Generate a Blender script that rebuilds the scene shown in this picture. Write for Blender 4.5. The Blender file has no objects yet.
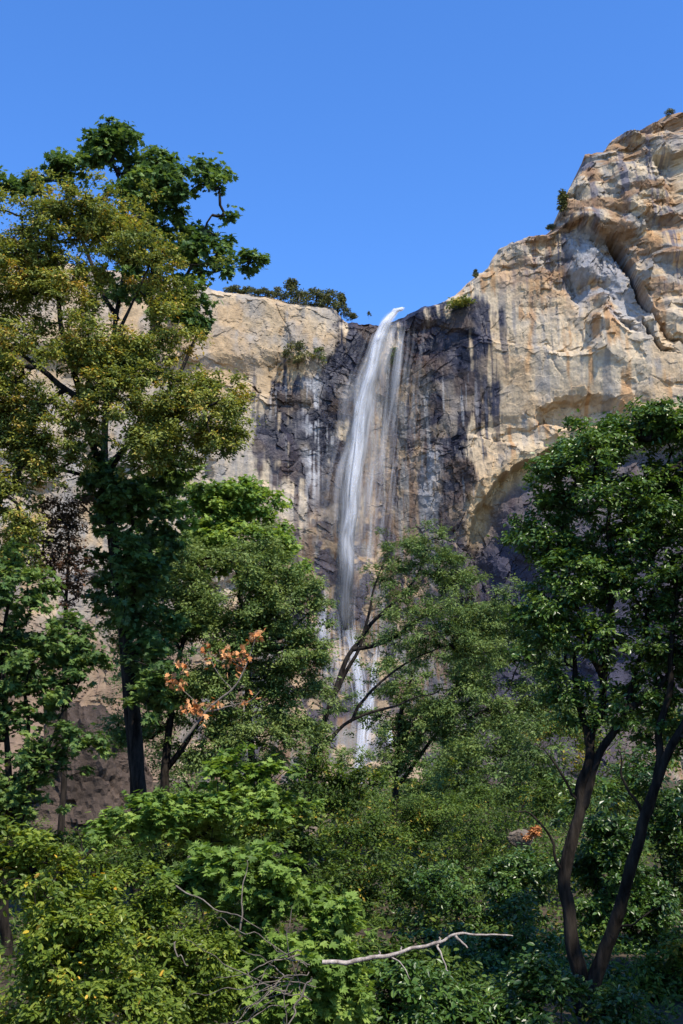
import bpy, math, random, time
import numpy as np
from mathutils import Vector

T0 = time.time()
rng = np.random.default_rng(11)
scene = bpy.context.scene
COL = scene.collection
R = math.radians

# ------------------------------------------------------------------ camera model
PITCH = R(15.0); FPX = 1098.0; CX, CY = 341.5, 512.0
CAM = np.array([0.0, 0.0, 1.7])
CP, SP = math.cos(PITCH), math.sin(PITCH)

def at(u, v, d):
    """world point seen at photo position (u, v) standing d metres ahead"""
    r = (u - CX) / FPX; h = (CY - v) / FPX
    X, Y, Z = r, CP - h * SP, SP + h * CP
    return CAM + np.array([X, Y, Z]) * (d / Y)

def to_photo(x, y, z):
    dz = z - CAM[2]
    f = y * CP + dz * SP
    h = (-y * SP + dz * CP) / f
    return CX + FPX * x / f, CY - FPX * h

SUN_EL, SUN_AZ = R(56), R(150)          # azimuth measured from +Y towards +X
SUN_DIR = Vector((math.sin(SUN_AZ) * math.cos(SUN_EL), math.cos(SUN_AZ) * math.cos(SUN_EL), math.sin(SUN_EL)))

# ------------------------------------------------------------------ noise
def _h(ix, iy, iz, seed):
    n = (ix.astype(np.int64) * 374761393 + iy.astype(np.int64) * 668265263 + iz.astype(np.int64) * 2147483647 + seed * 974634777) & 0xFFFFFFFF
    n = ((n ^ (n >> 13)) * 1274126177) & 0xFFFFFFFF
    n = ((n ^ (n >> 16)) * 2246822519) & 0xFFFFFFFF
    n = n ^ (n >> 15)
    return (n & 0xFFFFFF) / float(0xFFFFFF)

def vnoise(x, y, z=None, seed=0):
    x = np.asarray(x, float); y = np.asarray(y, float)
    z = np.zeros_like(x) if z is None else np.asarray(z, float)
    ix, iy, iz = np.floor(x), np.floor(y), np.floor(z)
    fx, fy, fz = x - ix, y - iy, z - iz
    fx, fy, fz = (f * f * f * (f * (f * 6 - 15) + 10) for f in (fx, fy, fz))
    out = 0
    for a in (0, 1):
        wa = fx if a else 1 - fx
        for b in (0, 1):
            wb = fy if b else 1 - fy
            for c in (0, 1):
                wc = fz if c else 1 - fz
                out = out + wa * wb * wc * _h(ix + a, iy + b, iz + c, seed)
    return out

def fbm(x, y, z=None, seed=0, octs=4, gain=0.5):
    s, a, t, k = 0, 1.0, 0.0, 1.0
    for o in range(octs):
        s = s + a * vnoise(x * k, y * k, None if z is None else z * k, seed + o * 17)
        t += a; a *= gain; k *= 2.03
    return s / t

def facets(x, z, sx, sz, seed, warp=0.35, tilt=1.0):
    """broken-plate relief: every cell has its own depth and its own tilt -> (offset, edge distance, cell value)"""
    wx = (fbm(x / sx * 1.3, z / sz * 1.3, seed=seed + 5, octs=3) - .5) * 2 * warp
    wz = (fbm(x / sx * 1.3, z / sz * 1.3, seed=seed + 9, octs=3) - .5) * 2 * warp
    px_, pz_ = x / sx + wx, z / sz + wz
    ix, iz = np.floor(px_), np.floor(pz_)
    f1 = np.full(px_.shape, 9.0); f2 = np.full(px_.shape, 9.0)
    off = np.zeros(px_.shape); cv = np.zeros(px_.shape)
    o0 = np.zeros_like(ix)
    for a in (-1, 0, 1):
        for b in (-1, 0, 1):
            jx, jz = ix + a, iz + b
            cx = jx + .1 + .8 * _h(jx, jz, o0, seed); cz = jz + .1 + .8 * _h(jx, jz, o0, seed + 1)
            d = np.hypot(px_ - cx, pz_ - cz)
            r1 = _h(jx, jz, o0, seed + 2); r2 = _h(jx, jz, o0, seed + 3); r3 = _h(jx, jz, o0, seed + 4)
            val = (r1 - .5) + tilt * ((px_ - cx) * (r2 - .5) * 1.6 + (pz_ - cz) * (r3 - .62) * 1.6)
            m = d < f1
            f2 = np.where(m, f1, np.minimum(f2, d)); off = np.where(m, val, off); cv = np.where(m, r1, cv)
            f1 = np.where(m, d, f1)
    return off, f2 - f1, cv

def cells(x, z, sx, sz, seed, warp=.12):
    wx = (fbm(x / sx * .9, z / sz * .9, seed=seed + 5, octs=2) - .5) * 2 * warp
    wz = (fbm(x / sx * .9, z / sz * .9, seed=seed + 9, octs=2) - .5) * 2 * warp
    p, q = x / sx + wx, z / sz + wz
    ix, iz = np.floor(p), np.floor(q); o0 = np.zeros_like(ix)
    f1 = np.full(p.shape, 9.0); ids = np.zeros(p.shape, np.int64)
    for a in (-1, 0, 1):
        for b in (-1, 0, 1):
            jx, jz = ix + a, iz + b
            d = np.hypot(p - jx - _h(jx, jz, o0, seed), q - jz - _h(jx, jz, o0, seed + 1))
            m = d < f1
            ids = np.where(m, (jx * 20011 + jz).astype(np.int64), ids); f1 = np.where(m, d, f1)
    return np.unique(ids.ravel(), return_inverse=True)[1]

def planar(D, x, z, ids):
    """replace the relief inside every cell by its best fitting plane: flat fracture faces, sharp arrises"""
    n = ids.max() + 1; d, x_, z_ = D.ravel(), x.ravel(), z.ravel()
    S = lambda w: np.bincount(ids, w, n)
    c = np.maximum(S(np.ones_like(d)), 1); mx, mz, md = S(x_) / c, S(z_) / c, S(d) / c
    X_, Z_, D_ = x_ - mx[ids], z_ - mz[ids], d - md[ids]
    xx, zz, xz, xd, zd = S(X_ * X_) + 1e-3, S(Z_ * Z_) + 1e-3, S(X_ * Z_), S(X_ * D_), S(Z_ * D_)
    det = xx * zz - xz * xz + 1e-6
    gx, gz = np.clip((xd * zz - zd * xz) / det, -2.5, 2.5), np.clip((zd * xx - xd * xz) / det, -2.5, 2.5)
    return (md[ids] + gx[ids] * X_ + gz[ids] * Z_).reshape(D.shape)

def sstep(a, b, x):
    t = np.clip((x - a) / (b - a), 0, 1)
    return t * t * (3 - 2 * t)

def poly_sd(u, v, poly):
    """signed distance to a closed polygon, positive inside"""
    P = np.array(poly, float); n = len(P)
    d = np.full(u.shape, 1e9); ins = np.zeros(u.shape, bool)
    for i in range(n):
        a, b = P[i], P[(i + 1) % n]
        e = b - a
        t = np.clip(((u - a[0]) * e[0] + (v - a[1]) * e[1]) / max(e @ e, 1e-9), 0, 1)
        d = np.minimum(d, np.hypot(u - a[0] - t * e[0], v - a[1] - t * e[1]))
        c = ((a[1] > v) != (b[1] > v)) & (u < (b[0] - a[0]) * (v - a[1]) / (b[1] - a[1] + 1e-12) + a[0])
        ins ^= c
    return np.where(ins, d, -d)

def line_d(u, v, line):
    P = np.array(line, float)
    d = np.full(u.shape, 1e9)
    for i in range(len(P) - 1):
        a, b = P[i], P[i + 1]; e = b - a
        t = np.clip(((u - a[0]) * e[0] + (v - a[1]) * e[1]) / max(e @ e, 1e-9), 0, 1)
        d = np.minimum(d, np.hypot(u - a[0] - t * e[0], v - a[1] - t * e[1]))
    return d

# ------------------------------------------------------------------ mesh + object helpers
def mesh_np(name, verts, faces, attrs=None, smooth=False, cols=None):
    verts = np.asarray(verts, np.float32).reshape(-1, 3); faces = np.asarray(faces, np.int32)
    k = faces.shape[1]; n = len(faces)
    me = bpy.data.meshes.new(name)
    me.vertices.add(len(verts)); me.vertices.foreach_set('co', verts.ravel())
    me.loops.add(n * k); me.loops.foreach_set('vertex_index', faces.ravel())
    me.polygons.add(n); me.polygons.foreach_set('loop_start', np.arange(0, n * k, k, dtype=np.int32))
    me.polygons.foreach_set('use_smooth', np.full(n, smooth, bool))
    me.update(calc_edges=True)
    for nm, arr in (attrs or {}).items():
        a = me.attributes.new(nm, 'FLOAT', 'POINT'); a.data.foreach_set('value', np.asarray(arr, np.float32))
    for nm, arr in (cols or {}).items():
        a = me.attributes.new(nm, 'FLOAT_COLOR', 'POINT')
        c = np.ones((len(verts), 4), np.float32); c[:, :3] = arr; a.data.foreach_set('color', c.ravel())
    return me

def obj(name, me, mat, parent=None):
    o = bpy.data.objects.new(name, me); COL.objects.link(o)
    if mat: me.materials.append(mat)
    if parent: o.parent = parent
    return o

def tag(o, label=None, cat=None, group=None, kind=None):
    for k, v in (('label', label), ('category', cat), ('group', group), ('kind', kind)):
        if v: o[k] = v
    return o

def thing(name, loc, label, cat, group=None):
    o = bpy.data.objects.new(name, None); COL.objects.link(o)
    o.location = [float(c) for c in loc]; o.empty_display_size = .3
    return tag(o, label, cat, group)

# ------------------------------------------------------------------ materials
def new_mat(name):
    m = bpy.data.materials.new(name); m.use_nodes = True
    nt = m.node_tree; nt.nodes.clear()
    return m, nt, nt.nodes, nt.links

def leaf_mat(name, cols, trans=0.30, rough=0.5, spec=0.22, tcol=None):
    m, nt, N, L = new_mat(name)
    out = N.new('ShaderNodeOutputMaterial')
    at_ = N.new('ShaderNodeAttribute'); at_.attribute_name = 'tone'
    ramp = N.new('ShaderNodeValToRGB'); cr = ramp.color_ramp
    while len(cr.elements) < len(cols): cr.elements.new(.5)
    for e, (p, c) in zip(cr.elements, cols): e.position = p; e.color = (*c, 1)
    L.new(at_.outputs['Fac'], ramp.inputs['Fac'])
    geo = N.new('ShaderNodeNewGeometry')
    under = N.new('ShaderNodeMix'); under.data_type = 'RGBA'; under.inputs[7].default_value = (.10, .12, .07, 1)
    L.new(ramp.outputs['Color'], under.inputs[6])
    mul = N.new('ShaderNodeMath'); mul.operation = 'MULTIPLY'; mul.inputs[1].default_value = .35
    L.new(geo.outputs['Backfacing'], mul.inputs[0]); L.new(mul.outputs[0], under.inputs[0])
    p = N.new('ShaderNodeBsdfPrincipled'); p.inputs['Roughness'].default_value = rough
    p.inputs['Specular IOR Level'].default_value = spec
    L.new(under.outputs[2], p.inputs['Base Color'])
    tr = N.new('ShaderNodeBsdfTranslucent')
    hsv = N.new('ShaderNodeHueSaturation'); hsv.inputs['Hue'].default_value = .485; hsv.inputs['Saturation'].default_value = 1.15; hsv.inputs['Value'].default_value = 1.5
    L.new(ramp.outputs['Color'], hsv.inputs['Color']); L.new(hsv.outputs['Color'], tr.inputs['Color'])
    mix = N.new('ShaderNodeMixShader'); mix.inputs[0].default_value = trans
    L.new(p.outputs[0], mix.inputs[1]); L.new(tr.outputs[0], mix.inputs[2]); L.new(mix.outputs[0], out.inputs[0])
    return m

def bark_mat(name, c1, c2, scale=11, bump=.035):
    m, nt, N, L = new_mat(name)
    out = N.new('ShaderNodeOutputMaterial'); p = N.new('ShaderNodeBsdfPrincipled'); p.inputs['Roughness'].default_value = .95; p.inputs['Specular IOR Level'].default_value = .1
    tc = N.new('ShaderNodeTexCoord'); mp = N.new('ShaderNodeMapping'); mp.inputs['Scale'].default_value = (1, 1, .22)
    L.new(tc.outputs['Object'], mp.inputs[0])
    n1 = N.new('ShaderNodeTexNoise'); n1.inputs['Scale'].default_value = scale; n1.inputs['Detail'].default_value = 5; n1.inputs['Roughness'].default_value = .65
    L.new(mp.outputs[0], n1.inputs['Vector'])
    r = N.new('ShaderNodeValToRGB'); r.color_ramp.elements[0].position = .35; r.color_ramp.elements[0].color = (*c1, 1)
    r.color_ramp.elements[1].position = .68; r.color_ramp.elements[1].color = (*c2, 1)
    L.new(n1.outputs['Fac'], r.inputs[0]); L.new(r.outputs[0], p.inputs['Base Color'])
    b = N.new('ShaderNodeBump'); b.inputs['Distance'].default_value = bump; b.inputs['Strength'].default_value = .9
    L.new(n1.outputs['Fac'], b.inputs['Height']); L.new(b.outputs[0], p.inputs['Normal'])
    L.new(p.outputs[0], out.inputs[0])
    return m

def rock_mat(name, attr=None, c1=None, c2=None, scale=.5, bump=.25, wet=None, fine=(.78, 1.2)):
    m, nt, N, L = new_mat(name)
    out = N.new('ShaderNodeOutputMaterial'); p = N.new('ShaderNodeBsdfPrincipled'); p.inputs['Roughness'].default_value = .88
    p.inputs['Specular IOR Level'].default_value = .28
    tc = N.new('ShaderNodeTexCoord')
    n1 = N.new('ShaderNodeTexNoise'); n1.inputs['Scale'].default_value = scale; n1.inputs['Detail'].default_value = 8; n1.inputs['Roughness'].default_value = .68
    L.new(tc.outputs['Object'], n1.inputs['Vector'])
    mr = N.new('ShaderNodeMapRange'); mr.inputs[1].default_value = .25; mr.inputs[2].default_value = .75; mr.inputs[3].default_value = fine[0]; mr.inputs[4].default_value = fine[1]
    L.new(n1.outputs['Fac'], mr.inputs[0])
    if attr:
        a = N.new('ShaderNodeAttribute'); a.attribute_name = attr; csock = a.outputs['Color']
    else:
        n2 = N.new('ShaderNodeTexNoise'); n2.inputs['Scale'].default_value = scale * .35; n2.inputs['Detail'].default_value = 6
        L.new(tc.outputs['Object'], n2.inputs['Vector'])
        r = N.new('ShaderNodeValToRGB'); r.color_ramp.elements[0].position = .35; r.color_ramp.elements[0].color = (*c1, 1)
        r.color_ramp.elements[1].position = .65; r.color_ramp.elements[1].color = (*c2, 1)
        L.new(n2.outputs['Fac'], r.inputs[0]); csock = r.outputs[0]
    vm = N.new('ShaderNodeVectorMath'); vm.operation = 'SCALE'
    L.new(csock, vm.inputs[0]); L.new(mr.outputs[0], vm.inputs['Scale']); L.new(vm.outputs[0], p.inputs['Base Color'])
    if wet:
        w = N.new('ShaderNodeAttribute'); w.attribute_name = wet
        rr = N.new('ShaderNodeMapRange'); rr.inputs[3].default_value = .9; rr.inputs[4].default_value = .48
        L.new(w.outputs['Fac'], rr.inputs[0]); L.new(rr.outputs[0], p.inputs['Roughness'])
    b = N.new('ShaderNodeBump'); b.inputs['Distance'].default_value = bump; b.inputs['Strength'].default_value = .8
    L.new(n1.outputs['Fac'], b.inputs['Height']); L.new(b.outputs[0], p.inputs['Normal'])
    L.new(p.outputs[0], out.inputs[0])
    return m

# ------------------------------------------------------------------ ground
def ground_z(x, y):
    x = np.asarray(x, float); y = np.asarray(y, float)
    base = -0.75 + 2.6 * sstep(20, 75, y) + 6.5 * sstep(60, 370, y)
    w = (fbm(x / 9 + 40, y / 9, seed=3, octs=4) - .5) * 1.1 * sstep(6, 30, np.hypot(x, y)) + (fbm(x / 60, y / 60, seed=8, octs=2) - .5) * 3 * sstep(60, 200, y)
    return base + w

def build_ground():
    a = np.concatenate([-np.geomspace(6, 1400, 60)[::-1] , np.linspace(-5.5, 5.5, 26), np.geomspace(6, 1400, 60)])
    b = np.concatenate([-np.geomspace(4, 900, 30)[::-1], np.linspace(-3, 60, 120), np.geomspace(61, 1800, 60)])
    gx, gy = np.meshgrid(a, b)
    gz = ground_z(gx, gy)
    n, m_ = gx.shape
    V = np.stack([gx, gy, gz], -1).reshape(-1, 3)
    idx = np.arange(n * m_).reshape(n, m_)
    F = np.stack([idx[:-1, :-1], idx[:-1, 1:], idx[1:, 1:], idx[1:, :-1]], -1).reshape(-1, 4)
    m = rock_mat('forest_floor', c1=(.028, .021, .014), c2=(.085, .062, .036), scale=3.0, bump=.06)
    tag(obj('ground', mesh_np('ground', V, F, smooth=True), m), 'brown leaf strewn forest floor rising towards the cliff foot', 'ground', kind='structure')

# ------------------------------------------------------------------ cliff
CLX = [-420, -260, -120, -60, -20, 5, 17, 30, 50, 75, 106, 150, 260, 420]
CLY = [300, 320, 352, 376, 388, 393, 398, 394, 386, 376, 364, 348, 320, 290]
def cliff_base_y(x, z):
    y = np.interp(x, CLX, CLY)
    y = y + .10 * (z - 20)
    y = y - .9 * np.clip(34 - z, 0, 60) - .3 * np.clip(60 - z, 0, 40)
    return y

SKY = [(-260, 220), (-100, 235), (0, 250), (60, 258), (120, 268), (200, 285), (245, 288), (290, 296), (335, 303), (348, 314), (362, 315), (385, 311), (404, 309), (412, 305), (428, 300), (447, 294), (455, 289), (479, 270), (490, 266), (496, 254), (512, 238), (530, 231), (545, 225), (560, 212), (566, 196), (586, 163), (590, 148), (606, 142), (624, 126), (649, 117), (660, 108), (669, 102), (683, 101), (740, 80), (820, 60), (1000, 40), (1400, 60)]
def sky_profile():
    xs, zs = [], []
    for u, v in SKY:
        d = 390.0
        for _ in range(8):
            p = at(u, v, d); d = .5 * d + .5 * float(cliff_base_y(p[0], p[2]))
        xs.append(p[0]); zs.append(p[2])
    return np.array(xs), np.array(zs)

ARCH = [(470, 545), (474, 515), (485, 492), (503, 474), (528, 459), (556, 447), (590, 438), (625, 432), (683, 428), (760, 440), (760, 720), (480, 720)]
ARCH2 = [(535, 428), (545, 410), (562, 402), (592, 398), (618, 402), (630, 412), (628, 424), (600, 428), (560, 432)]
CREV = [(566, 232), (590, 226), (604, 232), (622, 258), (640, 296), (650, 322), (690, 332), (760, 340), (760, 395), (690, 392), (662, 388), (648, 362), (634, 328), (618, 318), (604, 298), (588, 302), (578, 318), (570, 300), (566, 262)]
DARK_R = [(405, 318), (430, 300), (470, 303), (486, 318), (492, 350), (486, 395), (478, 440), (470, 490), (466, 545), (470, 600), (440, 600), (424, 540), (414, 470), (404, 400), (396, 350)]
DARK_L = [(343, 316), (400, 308), (392, 330), (372, 352), (362, 420), (352, 500), (345, 590), (315, 560), (296, 505), (276, 470), (260, 450), (258, 418), (270, 392), (286, 372), (312, 366), (332, 352)]

SHELF = [(566, 236), (590, 226), (606, 234), (622, 262), (636, 296), (640, 330), (618, 318), (604, 298), (588, 302), (578, 318), (570, 300), (566, 262)]
CHASM = [(598, 226), (613, 240), (627, 264), (639, 294), (650, 322), (666, 343), (700, 352), (760, 356)]
CLEFTS = [([(237, 305), (250, 312), (262, 319)], 1.6, 1.8), ([(243, 322), (255, 332), (262, 341)], 1.5, 2.0), ([(286, 314), (272, 330), (258, 346), (250, 374)], 1.8, 2.6), ([(285, 320), (300, 311), (316, 318)], 2.0, 2.6),
          ([(225, 345), (240, 360), (244, 388)], 1.6, 2.0), ([(255, 346), (240, 336), (226, 331)], 1.5, 1.6), ([(205, 330), (222, 318), (238, 322)], 1.5, 1.5), ([(270, 300), (262, 318)], 1.3, 1.2),
          ([(566, 264), (571, 284), (579, 303)], 2.0, 3.0), ([(578, 318), (581, 330), (586, 346)], 2.0, 3.0), ([(553, 357), (563, 352), (575, 349)], 1.8, 2.2), ([(628, 378), (636, 392), (648, 402)], 2.2, 3.2), ([(499, 400), (512, 383), (516, 372)], 1.8, 2.0),
          ([(594, 200), (615, 208), (643, 213)], 2.4, 4.0), ([(600, 195), (612, 190), (624, 190)], 2.0, 3.2), ([(636, 199), (645, 195), (656, 193)], 2.0, 3.2), ([(586, 180), (600, 177), (618, 179)], 2.0, 3.0), ([(558, 233), (580, 221), (602, 226)], 2.6, 4.0),
          ([(495, 269), (520, 263), (562, 268)], 1.8, 2.6), ([(522, 247), (540, 258), (568, 261)], 1.8, 2.6), ([(640, 131), (660, 127), (690, 126)], 2.0, 3.0), ([(606, 158), (628, 148), (655, 144)], 2.0, 2.6), ([(655, 160), (668, 172), (690, 176)], 1.8, 2.0),
          ([(622, 232), (640, 240), (648, 262)], 1.6, 1.8), ([(655, 205), (662, 240), (660, 280)], 1.5, 1.2), ([(640, 345), (638, 366), (644, 384)], 2.2, 3.0), ([(660, 385), (675, 380), (690, 384)], 2.0, 2.4),
          ([(470, 436), (486, 425), (505, 418), (520, 422)], 1.8, 2.4), ([(488, 446), (510, 432), (535, 428)], 1.8, 2.6), ([(505, 330), (515, 345), (512, 362)], 1.4, 1.2), ([(414, 330), (440, 322), (470, 332)], 1.6, 2.0), ([(425, 395), (440, 380), (452, 376)], 1.4, 1.4),
          ([(455, 345), (462, 380), (456, 420)], 1.6, 1.8), ([(300, 400), (290, 430), (300, 462)], 1.6, 1.8), ([(325, 380), (318, 420), (328, 470)], 1.6, 2.0), ([(272, 420), (290, 440), (310, 436)], 1.4, 1.6)]

def build_cliff():
    xs_s, zs_s = sky_profile()
    xg = np.concatenate([np.linspace(-400, -142, 90), np.arange(-140, 10, .42), np.arange(10, 130, .34), np.linspace(132, 400, 90)])
    ztop = np.interp(xg, xs_s, zs_s)
    jag = (fbm(xg / 7, xg * 0 + 3, seed=77, octs=4) - .5) * 5.0 + np.round((fbm(xg / 11, xg * 0 + 9, seed=78, octs=2)) * 4) * .9 - .6
    ztop = ztop + jag * (.35 + .65 * sstep(40, 70, xg)) * (1 - .8 * np.exp(-((xg - 18) / 6) ** 2))
    nr = 760
    t = np.linspace(0, 1, nr)
    zb = -8.0
    X = np.repeat(xg[None, :], nr, 0)
    Z = zb + t[:, None] * (ztop[None, :] - zb)
    Yb = cliff_base_y(X, Z)
    Y = Yb.copy()
    for it in range(2):
        U, Vv = to_photo(X, Y, Z)
        wu = U + (fbm(X / 6, Z / 6, seed=21, octs=3) - .5) * 9
        wv = Vv + (fbm(X / 6, Z / 6, seed=22, octs=3) - .5) * 9
        arch = poly_sd(wu, wv, ARCH); arch2 = poly_sd(wu, wv, ARCH2); crev = 0
        dark = np.maximum(poly_sd(wu, wv, DARK_R), poly_sd(wu, wv, DARK_L))
        dk = sstep(-12, 10, dark)
        lower = sstep(520, 580, Vv)
        tower = sstep(480, 560, U) * sstep(330, 270, Vv)
        rough = np.clip(.16 + .48 * dk + .6 * lower + .5 * tower + .25 * sstep(380, 420, Vv) * sstep(480, 500, U), 0, 1.3)
        f1, e1, c1 = facets(X + .35 * Z, Z - .1 * X, 34, 42, 101, .22, 1.0)
        f2, e2, c2 = facets(X + .2 * Z, Z, 12, 17, 201, .2, 1.2)
        f3, e3, c3 = facets(X - .3 * Z, Z + .2 * X, 4.6, 6.5, 301, .18, 1.3)
        f4, e4, c4 = facets(X + .2 * Z, Z - .3 * X, 1.9, 2.6, 401, .2, 1.2)
        fh, eh, ch = facets(X, Z - .18 * X, 26, 8.5, 501, .2, .9)          # flat-lying ledges of the tower
        m = vnoise(X / 26, Z / 26, seed=31)
        D = f1 * 5.5 + f2 * (2.6 * rough + 2.2 * tower + 1.5 * sstep(345, 335, U))
        for per, wid, amp, sl, sd, msk in ((19, 17, 6.0, .16, 511, .35), (8.5, 8, 2.4, .05, 521, .5), (31, 30, 6.0, -.25, 531, .35)):
            xb = X + .22 * Z + (fbm(X / 9, Z / 9, seed=sd + 7, octs=2) - .5) * 2.2
            b = np.floor(xb / wid + (vnoise(xb / (2.2 * wid), xb * 0, seed=sd) - .5) * 1.2)
            h1, h2, h3 = (_h(b, b * 0, b * 0, sd + q) for q in (1, 2, 3))
            ph = (Z + (sl + (h2 - .5) * .5) * X + (fbm(X / 12, Z / 12, seed=sd + 6, octs=3) - .5) * 2.4) / per + h1 * 3
            k_ = np.floor(ph); fr = ph - k_
            r1 = _h(b, k_, b * 0, sd + 4); r2 = _h(b, k_, b * 0, sd + 5)
            am = sstep(msk, msk + .06, r1) * (.4 + .6 * r2)
            D += amp * (am * fr ** 1.3 * sstep(1.0, .975, fr) + (h3 - .5) * .35) * tower
        D += 9.0 * sstep(-1.5, 2.0, arch) * (1 - .9 * sstep(0, 150, arch)) - 1.6 * sstep(-26, -2, arch) * sstep(2, -1, arch)
        D += 6.0 * sstep(-1.5, 2.0, arch2)
        shelf = poly_sd(wu, wv, SHELF)
        D += (3.0 + .10 * np.clip(wu - 575, 0, 60)) * sstep(-3, 5, shelf)
        cd = line_d(wu, wv, CHASM)
        D += 15.0 * sstep(8.5, 3.5, cd) * sstep(604, 625, wu + .3 * (wv - 230))
        for ln, wd, dp in CLEFTS:
            q = np.array(ln, float); du, dv = np.ptp(q[:, 0]), np.ptp(q[:, 1])
            if du > dv:                                   # ledge: sharp brow, the rock below set back
                o = np.argsort(q[:, 0]); a_, b_ = wu, wv - np.interp(wu, q[o, 0], q[o, 1]); lo_, hi_ = q[:, 0].min(), q[:, 0].max()
            else:                                         # upright joint: the western side set back
                o = np.argsort(q[:, 1]); a_, b_ = wv, np.interp(wv, q[o, 1], q[o, 0]) - wu; lo_, hi_ = q[:, 1].min(), q[:, 1].max()
            D += (.38 if q[0, 0] < 345 else 1.2) * dp * sstep(-.5, .5, b_) * np.exp(-np.maximum(b_, 0) / (wd * (1.1 if q[0, 0] < 345 else 2.4))) * sstep(lo_ - 5, lo_ + 5, a_) * sstep(hi_ + 5, hi_ - 5, a_)
        ch_ = np.exp(-((U - (396 - .12 * (Vv - 310))) / 26) ** 2) * sstep(300, 330, Vv)
        D += 4.5 * ch_
        D += 3.0 * np.exp(-((X - 17.5) / 4.5) ** 2) * sstep(ztop[None, :] - 5, ztop[None, :], Z)
        D -= 4.0 * sstep(345, 325, U) * sstep(372, 352, Vv)
        D += 7.0 * sstep(ztop[None, :] - 7, ztop[None, :], Z) ** 2
        if True:
            D[:, 1:-1] = .25 * D[:, :-2] + .5 * D[:, 1:-1] + .25 * D[:, 2:]
        P1 = planar(D, X, Z, cells(X + .3 * Z, Z, 5.5, 4.6, 611)); P2 = planar(D, X, Z, cells(X - .2 * Z, Z + .15 * X, 3.0, 2.4, 631))
        keepc = np.maximum(sstep(14, 6, cd) * sstep(600, 620, U), np.exp(-((arch - 1) / 9) ** 2) * sstep(468, 476, U) * .85)
        D = D * keepc + (1 - keepc) * (P1 * .5 + P2 * .5)
        D += f3 * (.15 + 1.5 * rough * sstep(.25, .6, m)) + f4 * (.06 + .7 * rough * sstep(.3, .65, m))
        D += (fbm(X / 3, Z / 5, seed=61, octs=4) - .5) * .8
        D += .5 * np.exp(-(e1 / .010) ** 2) * sstep(.45, .65, vnoise(X / 15, Z / 15, seed=44))
        Y = Yb + D
    U, Vv = to_photo(X, Y, Z)
    # ---------- mineral colours (stains, lichen, oxidised granite), with some shade and a sunlit rim painted in
    st = fbm(X / 1.7, Z / 38, seed=71, octs=4)                     # vertical water streaks
    st2 = fbm(X / .8, Z / 22, seed=72, octs=3)
    big = fbm(X / 30, Z / 34, seed=73, octs=3)
    med = fbm(X / 5, Z / 6, seed=74, octs=4)
    C = np.empty(X.shape + (3,))
    tan = np.array([.49, .35, .205]); pale = np.array([.58, .465, .315]); grey = np.array([.27, .25, .225]); brown = np.array([.20, .125, .075])
    orange = np.array([.42, .215, .075]); black = np.array([.012, .013, .025]); slate = np.array([.035, .035, .056]); white = np.array([.46, .46, .47])
    def mix(C, c, f): return C * (1 - f[..., None]) + c * f[..., None]
    C[:] = tan
    C = mix(C, pale, sstep(.42, .68, big))
    C = mix(C, pale * .86, sstep(.3, .9, c2) * .5)
    C = mix(C, grey, .75 * sstep(.5, .66, st) * sstep(.40, .6, big * .5 + med * .5))
    C = mix(C, grey * .9, .4 * sstep(.55, .72, med))
    C = mix(C, orange, .7 * sstep(.56, .68, fbm(X / 3.2, Z / 30, seed=81, octs=3)) * sstep(.40, .55, vnoise(X / 18, Z / 22, seed=82)) * sstep(420, 470, U))
    ors = np.exp(-(line_d(wu, Vv, [(530, 275), (532, 330), (526, 370)]) / 3.0) ** 2) + np.exp(-(line_d(wu, Vv, [(596, 262), (594, 300)]) / 4) ** 2) + np.exp(-(line_d(wu, Vv, [(672, 180), (676, 262)]) / 4) ** 2) * .6
    C = mix(C, orange, np.clip(ors, 0, 1) * .6)
    C = mix(C, tan * .45 + orange * .55, .75 * sstep(250, 275, Vv) * sstep(300, 275, Vv) * sstep(490, 500, U) * sstep(580, 560, U))
    C = mix(C, grey * .95, .8 * tower * sstep(.42, .58, fbm(X / 8, Z / 5, seed=83, octs=4)))
    C = mix(C, slate * 2.2, .7 * tower * sstep(.53, .64, fbm(X / 1.6, Z / 30, seed=86, octs=4)))
    C = mix(C, brown * .6 + orange * .4, .75 * tower * sstep(.48, .62, fbm(X / 9, Z / 4, seed=84, octs=3)))
    C = mix(C, np.array([.30, .31, .33]), .8 * sstep(-4, 6, shelf) * sstep(.3, .45, med))  # cool grey of skylit shade painted on the shelf face
    C = mix(C, slate * 1.4, .8 * sstep(9, 4, cd) * sstep(604, 625, U))  # shade of the deep cleft painted in as dark slate
    C = mix(C, grey * 1.15, .55 * sstep(345, 330, U) * sstep(.42, .62, fbm(X / 9, Z / 14, seed=92, octs=4)))
    C = C * (1 - .12 * sstep(345, 335, U))[..., None]
    # west wall behind the trees: greyer, streaked, brown towards its foot
    wl = sstep(235, 190, U)
    C = mix(C, grey * 1.05, wl * .8 * sstep(.40, .58, st * .6 + med * .4) * sstep(360, 440, Vv))
    C = mix(C, brown * .9, wl * .85 * sstep(560, 680, Vv + (med - .5) * 160))
    # wet black stain
    edge = dark + 3 + (st - .5) * 46 + (med - .5) * 26 + (fbm(X / 7, Z / 12, seed=97, octs=4) - .5) * 60
    wet = sstep(-8, 7, edge)
    inside = mix(np.broadcast_to(black, C.shape).copy(), slate * .8, sstep(.5, .66, med))
    inside = mix(inside, brown * .4, sstep(.56, .72, fbm(X / 12, Z / 9, seed=85, octs=3)) * .6)
    inside = mix(inside, white * .6, .65 * sstep(.645, .70, st2 * .6 + st * .4) * sstep(360, 400, Vv))
    inside = mix(inside, brown * .5, .6 * sstep(410, 520, Vv) * sstep(.42, .6, med))
    f = wet * (1 - .3 * sstep(.64, .76, vnoise(X / 7, Z / 9, seed=87)) * sstep(360, 400, Vv))
    C = C * (1 - f[..., None]) + inside * f[..., None]
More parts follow.
